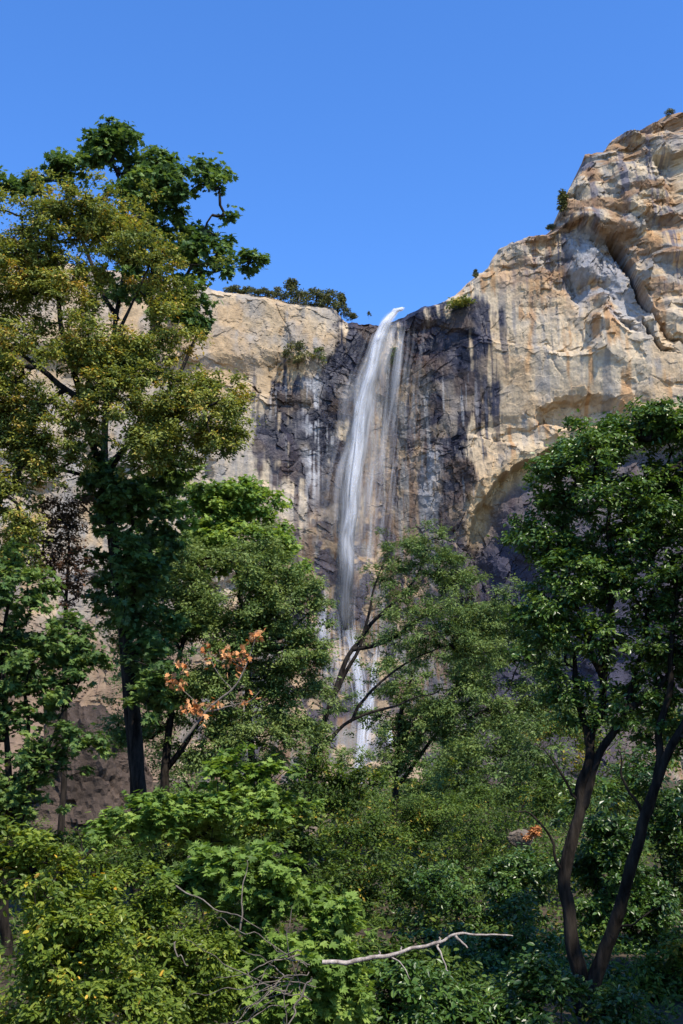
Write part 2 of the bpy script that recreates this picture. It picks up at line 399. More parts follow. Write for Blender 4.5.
    rb = np.exp(-(((U - 418) / 20) ** 2 + ((Vv - 352) / 26) ** 2)) * sstep(.4, .6, med)
    C = mix(C, np.array([.075, .04, .025]), .8 * rb)
    # wall behind the falling water: brown, tan and grey bands
    bw = sstep(355, 372, wu) * sstep(442, 408, wu) * sstep(352, 380, Vv)
    back = mix(mix(np.broadcast_to(brown * .75, C.shape).copy(), grey * .75, sstep(.42, .62, st2)), tan * .7, sstep(.55, .7, fbm(X / 4, Z / 9, seed=88, octs=3)) * .8)
    back = mix(back, slate, sstep(.5, .62, fbm(X / 3, Z / 20, seed=89, octs=3)) * .75)
    C = mix(C, back, bw * .92)
    gl = np.exp(-(((U - 313) / 9) ** 2)) * sstep(362, 385, Vv) * sstep(520, 470, Vv) * sstep(.48, .6, st2 * .5 + med * .5)
    C = mix(C, white * .8, gl * .9)
    gm = np.exp(-(((U - 430) / 12) ** 2)) * sstep(430, 460, Vv) * sstep(560, 500, Vv) * sstep(.45, .6, st2 * .5 + med * .5)
    C = mix(C, white * .6, gm * .8)
    # lower wall: dull brown / grey, darkest to the east of the fall
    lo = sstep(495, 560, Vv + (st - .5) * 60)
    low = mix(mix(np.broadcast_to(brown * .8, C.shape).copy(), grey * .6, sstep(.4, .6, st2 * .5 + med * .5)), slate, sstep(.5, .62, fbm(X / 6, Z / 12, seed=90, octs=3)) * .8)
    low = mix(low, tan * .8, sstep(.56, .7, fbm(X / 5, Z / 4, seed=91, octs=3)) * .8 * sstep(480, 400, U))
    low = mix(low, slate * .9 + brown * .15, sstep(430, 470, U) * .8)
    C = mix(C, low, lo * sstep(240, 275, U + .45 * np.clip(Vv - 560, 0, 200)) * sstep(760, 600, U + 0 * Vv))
    # inside of the big arch: dark stain with the recess shade painted in
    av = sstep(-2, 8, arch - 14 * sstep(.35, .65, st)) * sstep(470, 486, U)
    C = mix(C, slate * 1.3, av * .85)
    C = mix(C, np.array([.5, .36, .19]), np.exp(-((arch - 3) / 13) ** 2) * sstep(456, 472, U) * .85 * sstep(560, 530, Vv))  # sunlit band along the arch rim, put into the colour
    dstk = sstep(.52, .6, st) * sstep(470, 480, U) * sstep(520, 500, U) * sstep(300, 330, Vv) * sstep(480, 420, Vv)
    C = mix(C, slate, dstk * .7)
    C *= (.67 + .31 * med)[..., None]
    wet = np.clip(wet + .6 * bw, 0, 1)
    # plateau behind the rim
    extra_y = [3, 8, 18, 40, 90, 200, 500]
    V = [np.stack([X, Y, Z], -1)]; CC = [C]; W = [wet]
    for k, e in enumerate(extra_y):
        zz = ztop + .12 * e * (1 - .6 * (e > 80)) + (fbm(xg / 9, xg * 0 + e, seed=95, octs=3) - .5) * 2 - .6
        V.append(np.stack([xg, Y[-1] + e, zz], -1)[None]); CC.append(C[-1:] * .9); W.append(wet[-1:] * 0)
    V = np.concatenate(V); CC = np.concatenate(CC); W = np.concatenate(W)
    n, m_ = V.shape[:2]
    idx = np.arange(n * m_).reshape(n, m_)
    F = np.stack([idx[:-1, :-1], idx[:-1, 1:], idx[1:, 1:], idx[1:, :-1]], -1).reshape(-1, 4)
    me = mesh_np('cliff', V.reshape(-1, 3), F, attrs={'wet': W.ravel()}, cols={'mineral_and_shade': CC.reshape(-1, 3)}, smooth=False)
    m = rock_mat('granite', attr='mineral_and_shade', scale=.55, bump=.6, wet='wet', fine=(.68, 1.3))
    tag(obj('cliff', me, m), 'tall tan granite cliff with black water stains and a stepped tower', 'cliff', kind='structure')
    return xg, Z, Y, ztop

build_ground()
XG, ZG, YG, ZTOP = build_cliff()
print('cliff', round(time.time() - T0, 1))
def cliff_y(x, z):
    i = int(np.clip(np.searchsorted(XG, x), 0, len(XG) - 1))
    return float(np.interp(z, ZG[:, i], YG[:, i]))
def on_cliff(u, v, proud=0.0):
    d = 385.0
    for _ in range(10):
        p = at(u, v, d); d = .4 * d + .6 * (cliff_y(p[0], p[2]) - proud)
    return at(u, v, d)

# ------------------------------------------------------------------ tubes
def tube(P, Rr, n, V, F, cap=True):
    """append a tapering tube along P to the lists V, F (quads)"""
    P = np.asarray(P, float); k = len(P)
    T = np.gradient(P, axis=0); T /= np.linalg.norm(T, axis=1, keepdims=True) + 1e-9
    ref = np.array([0, 0, 1.0]) if abs(T[0, 2]) < .9 else np.array([1.0, 0, 0])
    a = np.cross(T[0], ref); a /= np.linalg.norm(a)
    base = sum(len(v) for v in V)
    ang = np.arange(n) * 2 * math.pi / n
    rings = []
    for i in range(k):
        a = a - T[i] * (a @ T[i]); a /= np.linalg.norm(a) + 1e-9
        b = np.cross(T[i], a)
        rings.append(P[i] + Rr[i] * (np.cos(ang)[:, None] * a + np.sin(ang)[:, None] * b))
    V.append(np.concatenate(rings))
    i = np.arange(k - 1)[:, None] * n; j = np.arange(n)[None, :]; j2 = (j + 1) % n
    F.append((base + np.stack([i + j, i + j2, i + n + j2, i + n + j], -1)).reshape(-1, 4))

def smooth_line(P, sub=6, wob=0.0, seed=0):
    P = np.asarray(P, float); k = len(P)
    if k < 3: 
        t = np.linspace(0, 1, sub + 1)[:, None]; Q = P[0] * (1 - t) + P[1] * t
    else:
        Q = []
        E = np.vstack([2 * P[0] - P[1], P, 2 * P[-1] - P[-2]])
        for i in range(1, k):
            p0, p1, p2, p3 = E[i - 1], E[i], E[i + 1], E[i + 2]
            for t in np.linspace(0, 1, sub, endpoint=False):
                Q.append(.5 * (2 * p1 + (p2 - p0) * t + (2 * p0 - 5 * p1 + 4 * p2 - p3) * t * t + (3 * p1 - p0 - 3 * p2 + p3) * t ** 3))
        Q.append(P[-1]); Q = np.array(Q)
    if wob:
        s = np.linspace(0, len(Q) / 3.0, len(Q))
        for c in range(3): Q[1:-1, c] += ((vnoise(s, s * 0 + seed + c * 7.3, seed=13) - .5) * 2 * wob)[1:-1]
    return Q

# ------------------------------------------------------------------ leaves
def fold(shape, rise=.12):
    """outline points (x along the blade, y half width) -> folded blade: verts, tris"""
    xs = [s[0] for s in shape]
    V = [(0, 0, 0)]; F = []
    Lf = [(x, y, rise * abs(y) * 2) for x, y in shape[:-1]]; Rt = [(x, -y, rise * abs(y) * 2) for x, y in shape[:-1]]
    tip = (shape[-1][0], 0, -.06)
    V += Lf + [tip] + Rt
    n = len(Lf); ti = n + 1
    for i in range(1, n): F += [(0, i + 1, i)]
    F += [(0, ti, n)]
    for i in range(n + 2, n + 1 + n): F += [(0, i, i + 1)]
    F += [(0, 2 * n + 1, ti)]
    return np.array(V, float), np.array(F)

LEAF = {
    'oak': fold([(.28, .22), (.7, .2), (1, 0)]),
    'laurel': fold([(.3, .15), (.68, .14), (1.05, 0)]),
    'fine': fold([(.45, .24), (1, 0)]),
    'maple': (np.array([(0, 0, 0), (.30, 0, -.02), (.02, .26, .05), (.28, .56, .02), (.42, .27, .05), (.84, .40, 0), (.66, .14, .03), (1.02, 0, -.06), (.66, -.14, .03), (.84, -.40, 0), (.42, -.27, .05), (.28, -.56, .02), (.02, -.26, .05)], float) - np.array([.0, 0, 0]),
              np.array([(1, 2, 0), (1, 3, 2), (1, 4, 3), (1, 5, 4), (1, 6, 5), (1, 7, 6), (1, 8, 7), (1, 9, 8), (1, 10, 9), (1, 11, 10), (1, 12, 11), (1, 0, 12)])),
}
def unit(a): return a / (np.linalg.norm(a, axis=-1, keepdims=True) + 1e-9)

def leaf_mesh(name, pos, out, kind, size, tone, droop=.25, up=.75, rnd=.75):
    """pos (n,3), out (n,3) outward directions, size (n,)"""
    tv, tf = LEAF[kind]; n = len(pos)
    N = unit(np.array([0, 0, up]) + .45 * out + rnd * rng.normal(size=(n, 3)) * .6)
    T = out * .8 + rng.normal(size=(n, 3)) * .7 + np.array([0, 0, -droop])
    T = unit(T - N * np.sum(T * N, 1, keepdims=True)); B = np.cross(N, T)
    W = pos[:, None, :] + size[:, None, None] * (tv[None, :, 0:1] * T[:, None] + tv[None, :, 1:2] * B[:, None] + tv[None, :, 2:3] * N[:, None])
    F = (tf[None] + (np.arange(n) * len(tv))[:, None, None]).reshape(-1, 3)
    return mesh_np(name, W.reshape(-1, 3), F, attrs={'tone': np.repeat(tone, len(tv))})

# ------------------------------------------------------------------ trees
class Skeleton:
    def __init__(s): s.P = []; s.par = []; s.r = []; s.att = []
    def add(s, p, par, r, att=True):
        s.P.append(p); s.par.append(par); s.r.append(r); s.att.append(att); return len(s.P) - 1

def grow(root_loc, lines, clumps, twig_r=.006, max_r=.06, wob=.04):
    """lines: manual limbs (world points, radii); clumps get auto branches. Returns twig tubes (V,F)."""
    sk = Skeleton()
    for P, Rr, att0 in lines:
        last = -1
        k = len(P)
        for i in range(k): last = sk.add(P[i], last, Rr[i], i >= att0 * k)
    n0 = len(sk.P)
    order = []
    P = np.array(sk.P); att = np.array(sk.att)
    d0 = np.array([np.min(np.linalg.norm(P[att] - c, axis=1)) for c in clumps])
    order = np.argsort(d0)
    cap = n0 + len(clumps) * 6
    PP = np.empty((cap, 3)); PP[:n0] = P; AT = np.zeros(cap, bool); AT[:n0] = att
    cnt = n0; branches = []
    for ci in order:
        c = clumps[ci]
        q = PP[:cnt]
        d = np.linalg.norm(q - c, axis=1) + .6 * np.maximum(0, q[:, 2] - c[2]) + np.where(AT[:cnt], 0, 1e6)
        j = int(np.argmin(d)); a = q[j]
        L = np.linalg.norm(c - a)
        k = 4
        t = np.linspace(0, 1, k + 1)[:, None]
        perp = rng.normal(size=3) * .12 * L
        seg = a * (1 - t) + c * t + np.sin(t * math.pi) * (perp + np.array([0, 0, -.08 * L]))
        seg[1:-1] += rng.normal(size=(k - 1, 3)) * .03 * L
        ids = [j]
        for i in range(1, k + 1):
            PP[cnt] = seg[i]; AT[cnt] = True; sk.par.append(ids[-1]); sk.r.append(None); ids.append(cnt); cnt += 1
        branches.append(ids)
    num = np.zeros(cnt)
    for b in branches: num[b[-1]] += 1
    for i in range(cnt - 1, n0 - 1, -1): num[sk.par[i]] += num[i]
    V, F = [], []
    for b in branches:
        rr = np.minimum(twig_r * np.sqrt(np.maximum(1, num[b])), max_r)
        rr[0] = rr[1]; rr[-1] *= .6
        tube(PP[b], rr, 4 if rr[0] < .02 else 6, V, F)
    return V, F

def ground_pt(p): return float(ground_z(p[0], p[1]))

def build_tree(name, label, cat, stems, blobs, kind, leaf, mat, bark, d=None, clump_r=.35, per_clump=60, dens=1.0, group=None, noise=.5, twig_r=.006, up=.75, rnd=.75,
               gap=.45, wob=.05, tone0=.5, tone_s=.22, shell=2.4, droop=.25, swell=1.0, fill=1.0, spread=1.9):
    """stems: polylines of (u, v, depth, radius) ; blobs: (u, v, ru, rv, depth, rdepth[, amount])"""
    lines = []
    for si, st in enumerate(stems):
        pts = [at(u, v, dd) for u, v, dd, r in st]; rad = [r for *_, r in st]
        if si == 0 or st[0][1] == 'g' or (len(st[0]) == 4 and st[0][1] > 5000): pass
        lines.append([np.array(pts), np.array(rad)])
    base = lines[0][0][0].copy(); base[2] = ground_pt(base) - .05
    if lines[0][0][0][2] > base[2] + .15:
        lines[0][0] = np.vstack([base + 0, lines[0][0]]); lines[0][1] = np.concatenate([[lines[0][1][0] * 1.35], lines[0][1]])
    root = thing(name, base, label, cat, group)
    L2 = []
    for i, (P, Rr) in enumerate(lines):
        Q = smooth_line(P, 7, wob * (1 if len(P) > 2 else .5), seed=i * 3.7 + base[0])
        s = np.linspace(0, 1, len(Rr)); rr = np.interp(np.linspace(0, 1, len(Q)), s, Rr)
        if i == 0:
            fl = np.exp(-(Q[:, 2] - Q[0, 2]) / .3); rr = rr * (1 + .35 * fl)
        L2.append((Q, rr, .3 if i == 0 else .12))
    for i, (Q, rr, _) in enumerate(L2):
        V, F = [], []
        n = 12 if rr[0] > .05 else 8
        tube(Q, rr, n, V, F)
        v = V[0]
        # ridged bark relief
        lump = (fbm(v[:, 0] * 9, v[:, 1] * 9, v[:, 2] * 2.5, seed=5, octs=3) - .5)
        ctr = np.repeat(Q, n, 0); v = ctr + (v - ctr) * (1 + .45 * lump[:, None])
        obj('trunk' if i == 0 else 'limb', mesh_np('trunk' if i == 0 else 'limb', v - base, F[0], smooth=True), bark, root)
    # clumps
    C, S, O = [], [], []
    for bl in blobs:
        u, v, ru, rv, dd, rd = bl[:6]; ru, rv, rd = ru * swell, rv * swell, rd * swell; amt = bl[6] if len(bl) > 6 else 1.0
        c = at(u, v, dd); sx = ru / FPX * dd; sz = rv / FPX * dd
        vol = sx * sz * rd
        n = max(4, int(dens * amt * CLUMPS * (sx * sz + sx * rd + sz * rd) / (3 * clump_r ** 2)))
        q = unit(rng.normal(size=(int(n * spread), 3))) * (rng.random((int(n * spread), 1)) ** (1 / shell))
        p = c + q * np.array([sx, rd, sz]) * (1 + .16 * rng.normal(size=(len(q), 1)))
        nz = fbm(p[:, 0] / (clump_r * 3) + 9, p[:, 1] / (clump_r * 3), p[:, 2] / (clump_r * 3), seed=int(abs(base[0]) * 10) + 2, octs=2)
        keep = np.argsort(-(nz + rng.random(len(nz)) * .25))[:n] if gap > 0 else np.arange(n)
        p = p[keep]
        C.append(p); S.append(np.full(len(p), 1.0)); O.append(unit((p - c) / np.array([sx, rd, sz]) + np.array([0, 0, .3])))
    C = np.concatenate(C); O = np.concatenate(O)
    g = ground_z(C[:, 0], C[:, 1]) + clump_r * .3
    C[:, 2] = np.maximum(C[:, 2], g)
    V, F = grow(base, L2, C, twig_r=twig_r, wob=wob)
    obj('twigs', mesh_np('twigs', np.concatenate(V) - base, np.concatenate(F), smooth=True), bark, root)['kind'] = 'stuff'
    n = len(C)
    cr = clump_r * rng.uniform(.55, 1.25, n)
    k = np.maximum(4, (per_clump * LEAVES * (cr / clump_r) ** 2 * rng.uniform(.7, 1.3, n) * fill)).astype(int)
    ci = np.repeat(np.arange(n), k); m = len(ci)
    q = rng.normal(size=(m, 3)); q = unit(q) * np.minimum(np.abs(rng.normal(size=(m, 1))) * .42 + .35 * rng.random((m, 1)), 1.5)
    q *= np.array([1.0, 1.0, .62])
    pos = C[ci] + q * cr[ci][:, None]
    out = unit(q + .5 * O[ci])
    sz = leaf * LSIZE * rng.uniform(.5, 1.3, m)
    ct = rng.normal(size=n) * tone_s
    tone = np.clip(tone0 + ct[ci] + rng.normal(size=m) * .17, 0, 1)
    me = leaf_mesh('crown', pos - base, out, kind, sz, tone, up=up, rnd=rnd, droop=droop)
    obj('crown', me, mat, root)
    return root, m

# leaf materials: (tone, colour)
M_MAPLE = leaf_mat('maple_leaf', [(0, (0.0354, 0.0683, 0.0222)), (0.5, (0.0817, 0.1486, 0.0381)), (1, (0.1702, 0.2476, 0.0568))], trans=.32)
M_MAPLE_B = leaf_mat('young_maple_leaf', [(0, (0.077, 0.135, 0.0272)), (0.5, (0.1616, 0.2638, 0.0503)), (1, (0.2924, 0.3927, 0.0872))], trans=.36)
M_OLIVE = leaf_mat('olive_oak_leaf', [(0, (0.0732, 0.1064, 0.022)), (0.5, (0.1829, 0.2184, 0.0462)), (0.9, (0.3422, 0.3472, 0.0715)), (1, (0.4484, 0.3136, 0.077))], trans=.3)
M_OAK = leaf_mat('oak_leaf', [(0, (0.0238, 0.0555, 0.0109)), (0.55, (0.0604, 0.1276, 0.0216)), (1, (0.1294, 0.2108, 0.0414))], trans=.26, rough=.36, spec=.5)
M_GREY = leaf_mat('grey_green_leaf', [(0, (0.0536, 0.0906, 0.0251)), (0.5, (0.1123, 0.1752, 0.0451)), (1, (0.1979, 0.2598, 0.0752))], trans=.3)
M_SHRUB = leaf_mat('shrub_leaf', [(0, (0.0321, 0.0607, 0.0103)), (0.55, (0.0834, 0.1399, 0.0207)), (0.92, (0.155, 0.2052, 0.0309)), (1, (0.3208, 0.2331, 0.0309))], trans=.28)
M_LAUREL = leaf_mat('laurel_leaf', [(0, (0.064, 0.1076, 0.0192)), (0.5, (0.16, 0.2287, 0.0351)), (0.88, (0.2961, 0.3363, 0.0543)), (0.97, (0.6083, 0.4305, 0.0479)), (1, (0.8003, 0.4843, 0.0798))], trans=.36, rough=.36)
M_BROWN = leaf_mat('withered_leaf', [(0, (.055, .028, .015)), (.5, (.11, .055, .025)), (1, (.2, .10, .045))], trans=.25, rough=.7)
M_ORANGE = leaf_mat('orange_leaf', [(0, (.36, .13, .04)), (.5, (.58, .25, .085)), (1, (.70, .38, .17))], trans=.12, rough=.7)
M_PINE = leaf_mat('pine_needles', [(0, (.045, .058, .018)), (.5, (.095, .108, .034)), (1, (.17, .16, .05))], trans=.15, rough=.6)
B_DARK = bark_mat('dark_bark', (.006, .005, .004), (.042, .034, .027))  # bark darkened so that its colour holds the crown shade
B_BROWN = bark_mat('brown_bark', (.022, .015, .011), (.085, .060, .045))
B_GREY = bark_mat('grey_twig_bark', (.09, .075, .06), (.22, .19, .16))
B_WHITE = bark_mat('bleached_wood', (.20, .165, .14), (.50, .44, .39), scale=18)

TOT = 0
CLUMPS = 5.2
LEAVES = 1.75
LSIZE = 1.12
def T(*a, **k):
    global TOT
    root, m = build_tree(*a, **k); TOT += m
    return root
def S(pts, d, r0, r1):
    """stem helper: (u, v[, d]) list with radius r0 -> r1"""
    n = len(pts)
    return [(p[0], p[1], p[2] if len(p) > 2 else d, r0 + (r1 - r0) * i / (n - 1)) for i, p in enumerate(pts)]
def BL(lst, d, rd):
    return [(b[0], b[1], b[2], b[3], d + (b[5] if len(b) > 5 else 0), rd * max(b[2], b[3]) / FPX * d, b[4] if len(b) > 4 else 1.0) for b in lst]

# ---------- trees beside the open view, west side
T('maple_tree', 'tall maple with broad dark green leaves topping all the trees, dark straight trunk', 'tree',
  [S([(147, 865), (142, 800), (133, 700), (123, 620), (113, 540), (105, 470), (108, 400), (118, 320), (125, 250), (118, 175)], 23, .15, .03),
   S([(108, 400), (150, 335), (188, 275), (212, 215)], 23, .09, .02), S([(188, 275), (220, 270), (250, 262)], 23, .035, .01),
   S([(118, 320), (85, 250), (66, 190)], 23, .06, .02), S([(105, 470), (150, 420), (190, 350), (200, 315)], 23, .07, .02),
   S([(123, 620), (150, 590), (165, 560)], 23, .05, .015), S([(113, 540), (95, 520), (80, 500)], 23, .04, .012)],
  BL([(115, 152, 42, 26), (72, 168, 28, 18), (150, 162, 22, 22), (118, 128, 13, 10), (160, 205, 60, 42), (206, 182, 18, 20), (198, 240, 28, 36), (247, 262, 19, 8), (222, 262, 14, 14), (182, 300, 30, 28), (197, 326, 14, 14),
      (8, 186, 18, 12), (40, 190, 22, 14), (140, 265, 50, 40, .6), (110, 510, 30, 24, .6), (132, 560, 36, 34, .8), (120, 612, 32, 26, .7), (160, 645, 30, 30, .8), (100, 560, 24, 22, .5), (122, 500, 26, 34, 1.2, -1.0), (134, 585, 26, 44, 1.2, -1.0), (152, 690, 30, 34, .8, -1.0), (92, 470, 40, 26, .9, -.6), (150, 520, 30, 30, 1, -.4), (175, 470, 30, 24, 1, -.4)], 23, .8),
  'maple', 0.118, M_MAPLE, B_DARK, swell=1.15, clump_r=0.27, per_clump=25, dens=1.0, twig_r=.007, tone_s=.2)
T('oak_tree', 'olive brown oak with small dry leaves in front of the tallest maple', 'tree',
  [S([(138, 850, 24), (131, 720, 23.9), (120, 600, 23.6), (102, 480, 22.6), (80, 400, 21.2), (62, 320), (50, 250)], 20.5, .13, .03),
   S([(102, 480, 22.6), (140, 430, 21.5), (190, 410), (225, 400)], 20.5, .06, .015), S([(80, 400), (35, 365), (-10, 330)], 20.5, .07, .02), S([(80, 400), (118, 330), (150, 265)], 20.5, .06, .015),
   S([(102, 480, 22.6), (55, 470, 21.5), (15, 480)], 20.5, .05, .015)],
  BL([(30, 228, 48, 34), (92, 216, 52, 28), (135, 255, 46, 32), (45, 285, 52, 36), (100, 338, 48, 34), (152, 330, 38, 34), (118, 400, 56, 34), (188, 398, 48, 28), (50, 380, 55, 34, .6), (5, 330, 40, 50, .8), (8, 405, 32, 40), (205, 440, 42, 24), (158, 452, 42, 20, .9),
      (228, 395, 18, 22, .7), (14, 480, 30, 42), (42, 440, 34, 24, .8), (70, 455, 24, 18, .6), (12, 545, 24, 34), (-50, 300, 60, 70, .7), (-60, 420, 60, 70, .7)], 20.5, .8),
  'oak', .068, M_OLIVE, B_DARK, swell=1.34, clump_r=0.25, per_clump=58, dens=1.4, tone0=0.58)
T('maple_tree', 'bushy bright green maple catching sun just left of the dark wall by the fall', 'tree',
  [S([(252, 850), (250, 720), (242, 610), (232, 540), (225, 480)], 27, .10, .02), S([(242, 610), (262, 560), (272, 520)], 27, .04, .01), S([(250, 680), (200, 590), (175, 545)], 27, .05, .01)],
  BL([(215, 488, 34, 22), (256, 500, 24, 34), (240, 540, 48, 22), (180, 540, 38, 26), (274, 540, 16, 18), (148, 560, 26, 26), (205, 515, 40, 24), (170, 500, 30, 24), (200, 560, 36, 22), (290, 565, 16, 16, .7)], 27, .8),
  'maple', 0.095, M_MAPLE_B, B_DARK, swell=1.2, clump_r=0.28, per_clump=38, dens=1.15, tone0=.6)
T('oak_tree', 'grey green oak of fine foliage with forked dark stems', 'tree',
  [S([(164, 865), (166, 780), (172, 710), (180, 650), (206, 592)], 25, .12, .03), S([(166, 770), (203, 718), (226, 680), (262, 640)], 25, .07, .015), S([(180, 650), (160, 610), (150, 590)], 25, .04, .015)],
  BL([(208, 590, 56, 32), (262, 610, 46, 32), (168, 605, 38, 36), (300, 588, 26, 20, .7), (232, 648, 56, 32), (282, 652, 34, 26), (160, 668, 36, 34), (318, 612, 22, 12, .5), (200, 690, 44, 28, .9), (275, 690, 40, 30, .9), (140, 725, 34, 26, .8), (215, 740, 40, 24, .8), (270, 735, 40, 24, .8), (312, 665, 24, 26, .7), (250, 560, 36, 22), (140, 650, 30, 30, .8), (190, 560, 40, 22, .8)], 25, .8),
  'fine', 0.08, M_GREY, B_DARK, swell=1.34, clump_r=0.28, per_clump=62, tone0=.72, dens=1.4)
T('maple_tree', 'low branching young maple with thin upright stems at the edge of the grove', 'tree',
  [S([(6, 905), (8, 780), (3, 650), (8, 590)], 18, .07, .02), S([(8, 860), (30, 780), (26, 690), (40, 640)], 18, .05, .015), S([(30, 780), (58, 725), (84, 672)], 18, .035, .01)],
  BL([(14, 600, 38, 42), (20, 668, 42, 36), (60, 640, 36, 30), (92, 650, 18, 20, .7), (8, 740, 36, 36), (12, 800, 34, 30), (58, 690, 26, 22, .8), (78, 745, 24, 22, .8), (50, 780, 30, 24, .8), (-40, 640, 50, 70, .8), (-40, 760, 50, 60, .8)], 18, .8),
  'maple', 0.085, M_MAPLE, B_DARK, swell=1.2, clump_r=0.22, per_clump=28, dens=1.05, tone0=.6)
T('withered_oak', 'thin oak with withered brown leaves beside the maple trunk', 'tree',
  [S([(62, 870), (64, 720), (66, 600), (68, 530)], 21.5, .07, .02), S([(66, 600), (48, 560), (40, 530)], 21.5, .03, .01)],
  BL([(66, 530, 24, 34, .8), (76, 580, 18, 32, .8), (42, 552, 20, 26, .7), (62, 500, 26, 18, .6)], 21.5, .8),
  'oak', .07, M_BROWN, B_DARK, clump_r=.24, per_clump=30, dens=1.7)

# ---------- middle
T('bay_tree', 'leaning bay tree with several slanting dark limbs crossing the fall', 'tree',
  [S([(303, 850), (312, 760), (334, 695), (351, 650), (388, 608), (412, 585), (430, 545)], 36, .12, .02),
   S([(334, 695), (362, 640), (374, 590), (388, 552)], 36, .07, .015), S([(312, 760), (350, 722), (395, 706), (440, 690)], 36, .075, .015),
   S([(351, 650), (390, 640), (430, 612), (474, 596)], 36, .08, .015), S([(350, 722), (372, 690), (410, 660), (450, 645)], 36, .06, .015)],
  BL([(418, 548, 38, 20), (390, 572, 22, 16, .6), (450, 574, 36, 22), (472, 606, 46, 26), (430, 628, 46, 26), (400, 604, 28, 22, .6), (505, 622, 38, 24), (372, 640, 18, 12, .35), (335, 700, 24, 18, .35), (345, 752, 24, 16, .6), (322, 742, 22, 20, .5), (460, 650, 46, 24)], 36, .8),
  'laurel', .10, M_GREY, B_DARK, swell=1.25, clump_r=.36, per_clump=54, dens=1.1, tone0=.6)
T('live_oak', 'rounded live oak with dusky fine crown behind the leaning bay tree', 'tree',
  [S([(396, 880), (396, 790), (402, 710), (424, 640)], 43, .16, .03), S([(396, 790), (440, 730), (480, 690)], 43, .09, .02), S([(440, 730), (500, 700), (520, 660)], 43, .06, .02)],
  BL([(440, 680, 56, 30), (500, 662, 46, 34), (522, 700, 36, 28), (400, 722, 36, 30), (394, 766, 24, 28), (460, 722, 46, 26), (350, 800, 24, 24, .7)], 43, .8),
  'fine', .12, M_GREY, B_DARK, swell=1.4, clump_r=.42, per_clump=60, dens=1.02, tone0=.6)

# ---------- big oak, east side
T('oak_tree', 'large glossy leaved oak with two dark twisted stems joining at the base', 'tree',
  [S([(586, 1016), (576, 965), (567, 885), (580, 810), (592, 750), (603, 680), (612, 610), (610, 540), (604, 480)], 14, .098, .018),
   S([(584, 1012, 14), (600, 965, 13.9), (622, 905, 13.7), (640, 835, 13.6), (664, 765, 13.5), (700, 690, 13.4), (740, 610, 13.3)], 14, .095, .035),
   S([(580, 810), (598, 760), (622, 715), (640, 660), (652, 590)], 14, .06, .02), S([(603, 680), (580, 620), (560, 560)], 14, .05, .015), S([(740, 610, 13.3), (800, 540, 12.5), (880, 420, 11.3), (950, 300, 10.6), (1050, 170, 9), (1120, 280, 8.6)], 13, .05, .02), S([(740, 610, 13.3), (830, 590, 12.3), (900, 640, 11.3), (920, 740, 11)], 13, .04, .02),  # the long outer limbs, out of view, carry the added shading crown
   S([(592, 750), (576, 690), (572, 640), (545, 600)], 14, .05, .012), S([(640, 835), (660, 745), (672, 660), (676, 580)], 13.7, .06, .02), S([(622, 715), (655, 690), (690, 640)], 14, .045, .015), S([(568, 885), (545, 835), (528, 815), (505, 808)], 14, .02, .004), S([(578, 800), (555, 760), (540, 745)], 14, .018, .004), S([(612, 935, 13.8), (640, 920, 13.6), (662, 905, 13.5)], 14, .018, .004), S([(644, 820, 13.6), (625, 780, 13.5), (618, 750, 13.5)], 14, .025, .006)],
  BL([(602, 452, 44, 28), (648, 436, 44, 28), (560, 486, 34, 28), (600, 512, 54, 34), (660, 505, 46, 40), (546, 532, 30, 32), (590, 568, 54, 34), (648, 578, 46, 36), (556, 598, 38, 30), (618, 636, 44, 26, .7), (668, 640, 40, 34, .9), (670, 420, 40, 22),
      (705, 470, 60, 60, .8), (745, 560, 60, 60, .8), (720, 650, 60, 50, .8), (790, 500, 60, 70, .7), (860, 520, 80, 80, .6), (850, 640, 70, 60, .6), (1010, 310, 170, 120, 1, -3), (960, 560, 160, 110, 1, -2.6), (985, 770, 180, 110, 1, -3), (1060, 150, 190, 150, 1, -5.5), (1180, 380, 220, 160, 1, -5.5), (540, 640, 26, 24, .8), (578, 700, 22, 22, .5), (655, 700, 40, 26, .8), (558, 690, 24, 24, .8), (600, 725, 22, 16, .4), (672, 735, 26, 26, .8), (530, 660, 20, 18, .6)], 14, .9),  # far right blobs: unseen crown added to shade stems and ground
  'oak', .062, M_OAK, B_DARK, swell=1.3, clump_r=.19, per_clump=50, dens=1.2, tone0=.68)

print('main trees', TOT, round(time.time() - T0, 1))

# ---------- shrubs: (name, label, depth, blobs, leaf kind, leaf size, material, clump_r, per_clump)
def shrub(name, label, d, blobs, kind, leaf, mat, clump_r, per_clump, dens=1.0, group=None, bark=B_DARK, tone0=.5, rd=.8, cat='shrub', **k):
    bl = BL(blobs, d, rd)
    big = sorted(bl, key=lambda b: -b[2] * b[3])
    cu = sum(b[0] for b in bl) / len(bl)
    vb = max(b[1] + b[3] for b in bl)
    p = at(cu, vb, d); gz = ground_pt(p)
    # base position on the ground below the crown
    f = (gz - CAM[2]) ; 
    _, vg = to_photo(p[0], p[1], gz)
    vg = max(vg, vb - 8)
    st = []
    h = clump_r * .1
    k.setdefault('swell', 1.2); k.setdefault('spread', 2.8)
    for i, b in enumerate(big[:5]):
        st.append([(cu, vg, d, h * .55), ((cu * .5 + b[0] * .5), vg * .5 + b[1] * .5, d * .5 + b[4] * .5, h * .4), (b[0], b[1], b[4], h * .2)])
    return T(name, label, cat, st, bl, kind, leaf, mat, bark, clump_r=clump_r, per_clump=per_clump, dens=dens, group=group, twig_r=.004, tone0=tone0, wob=.03, **k)

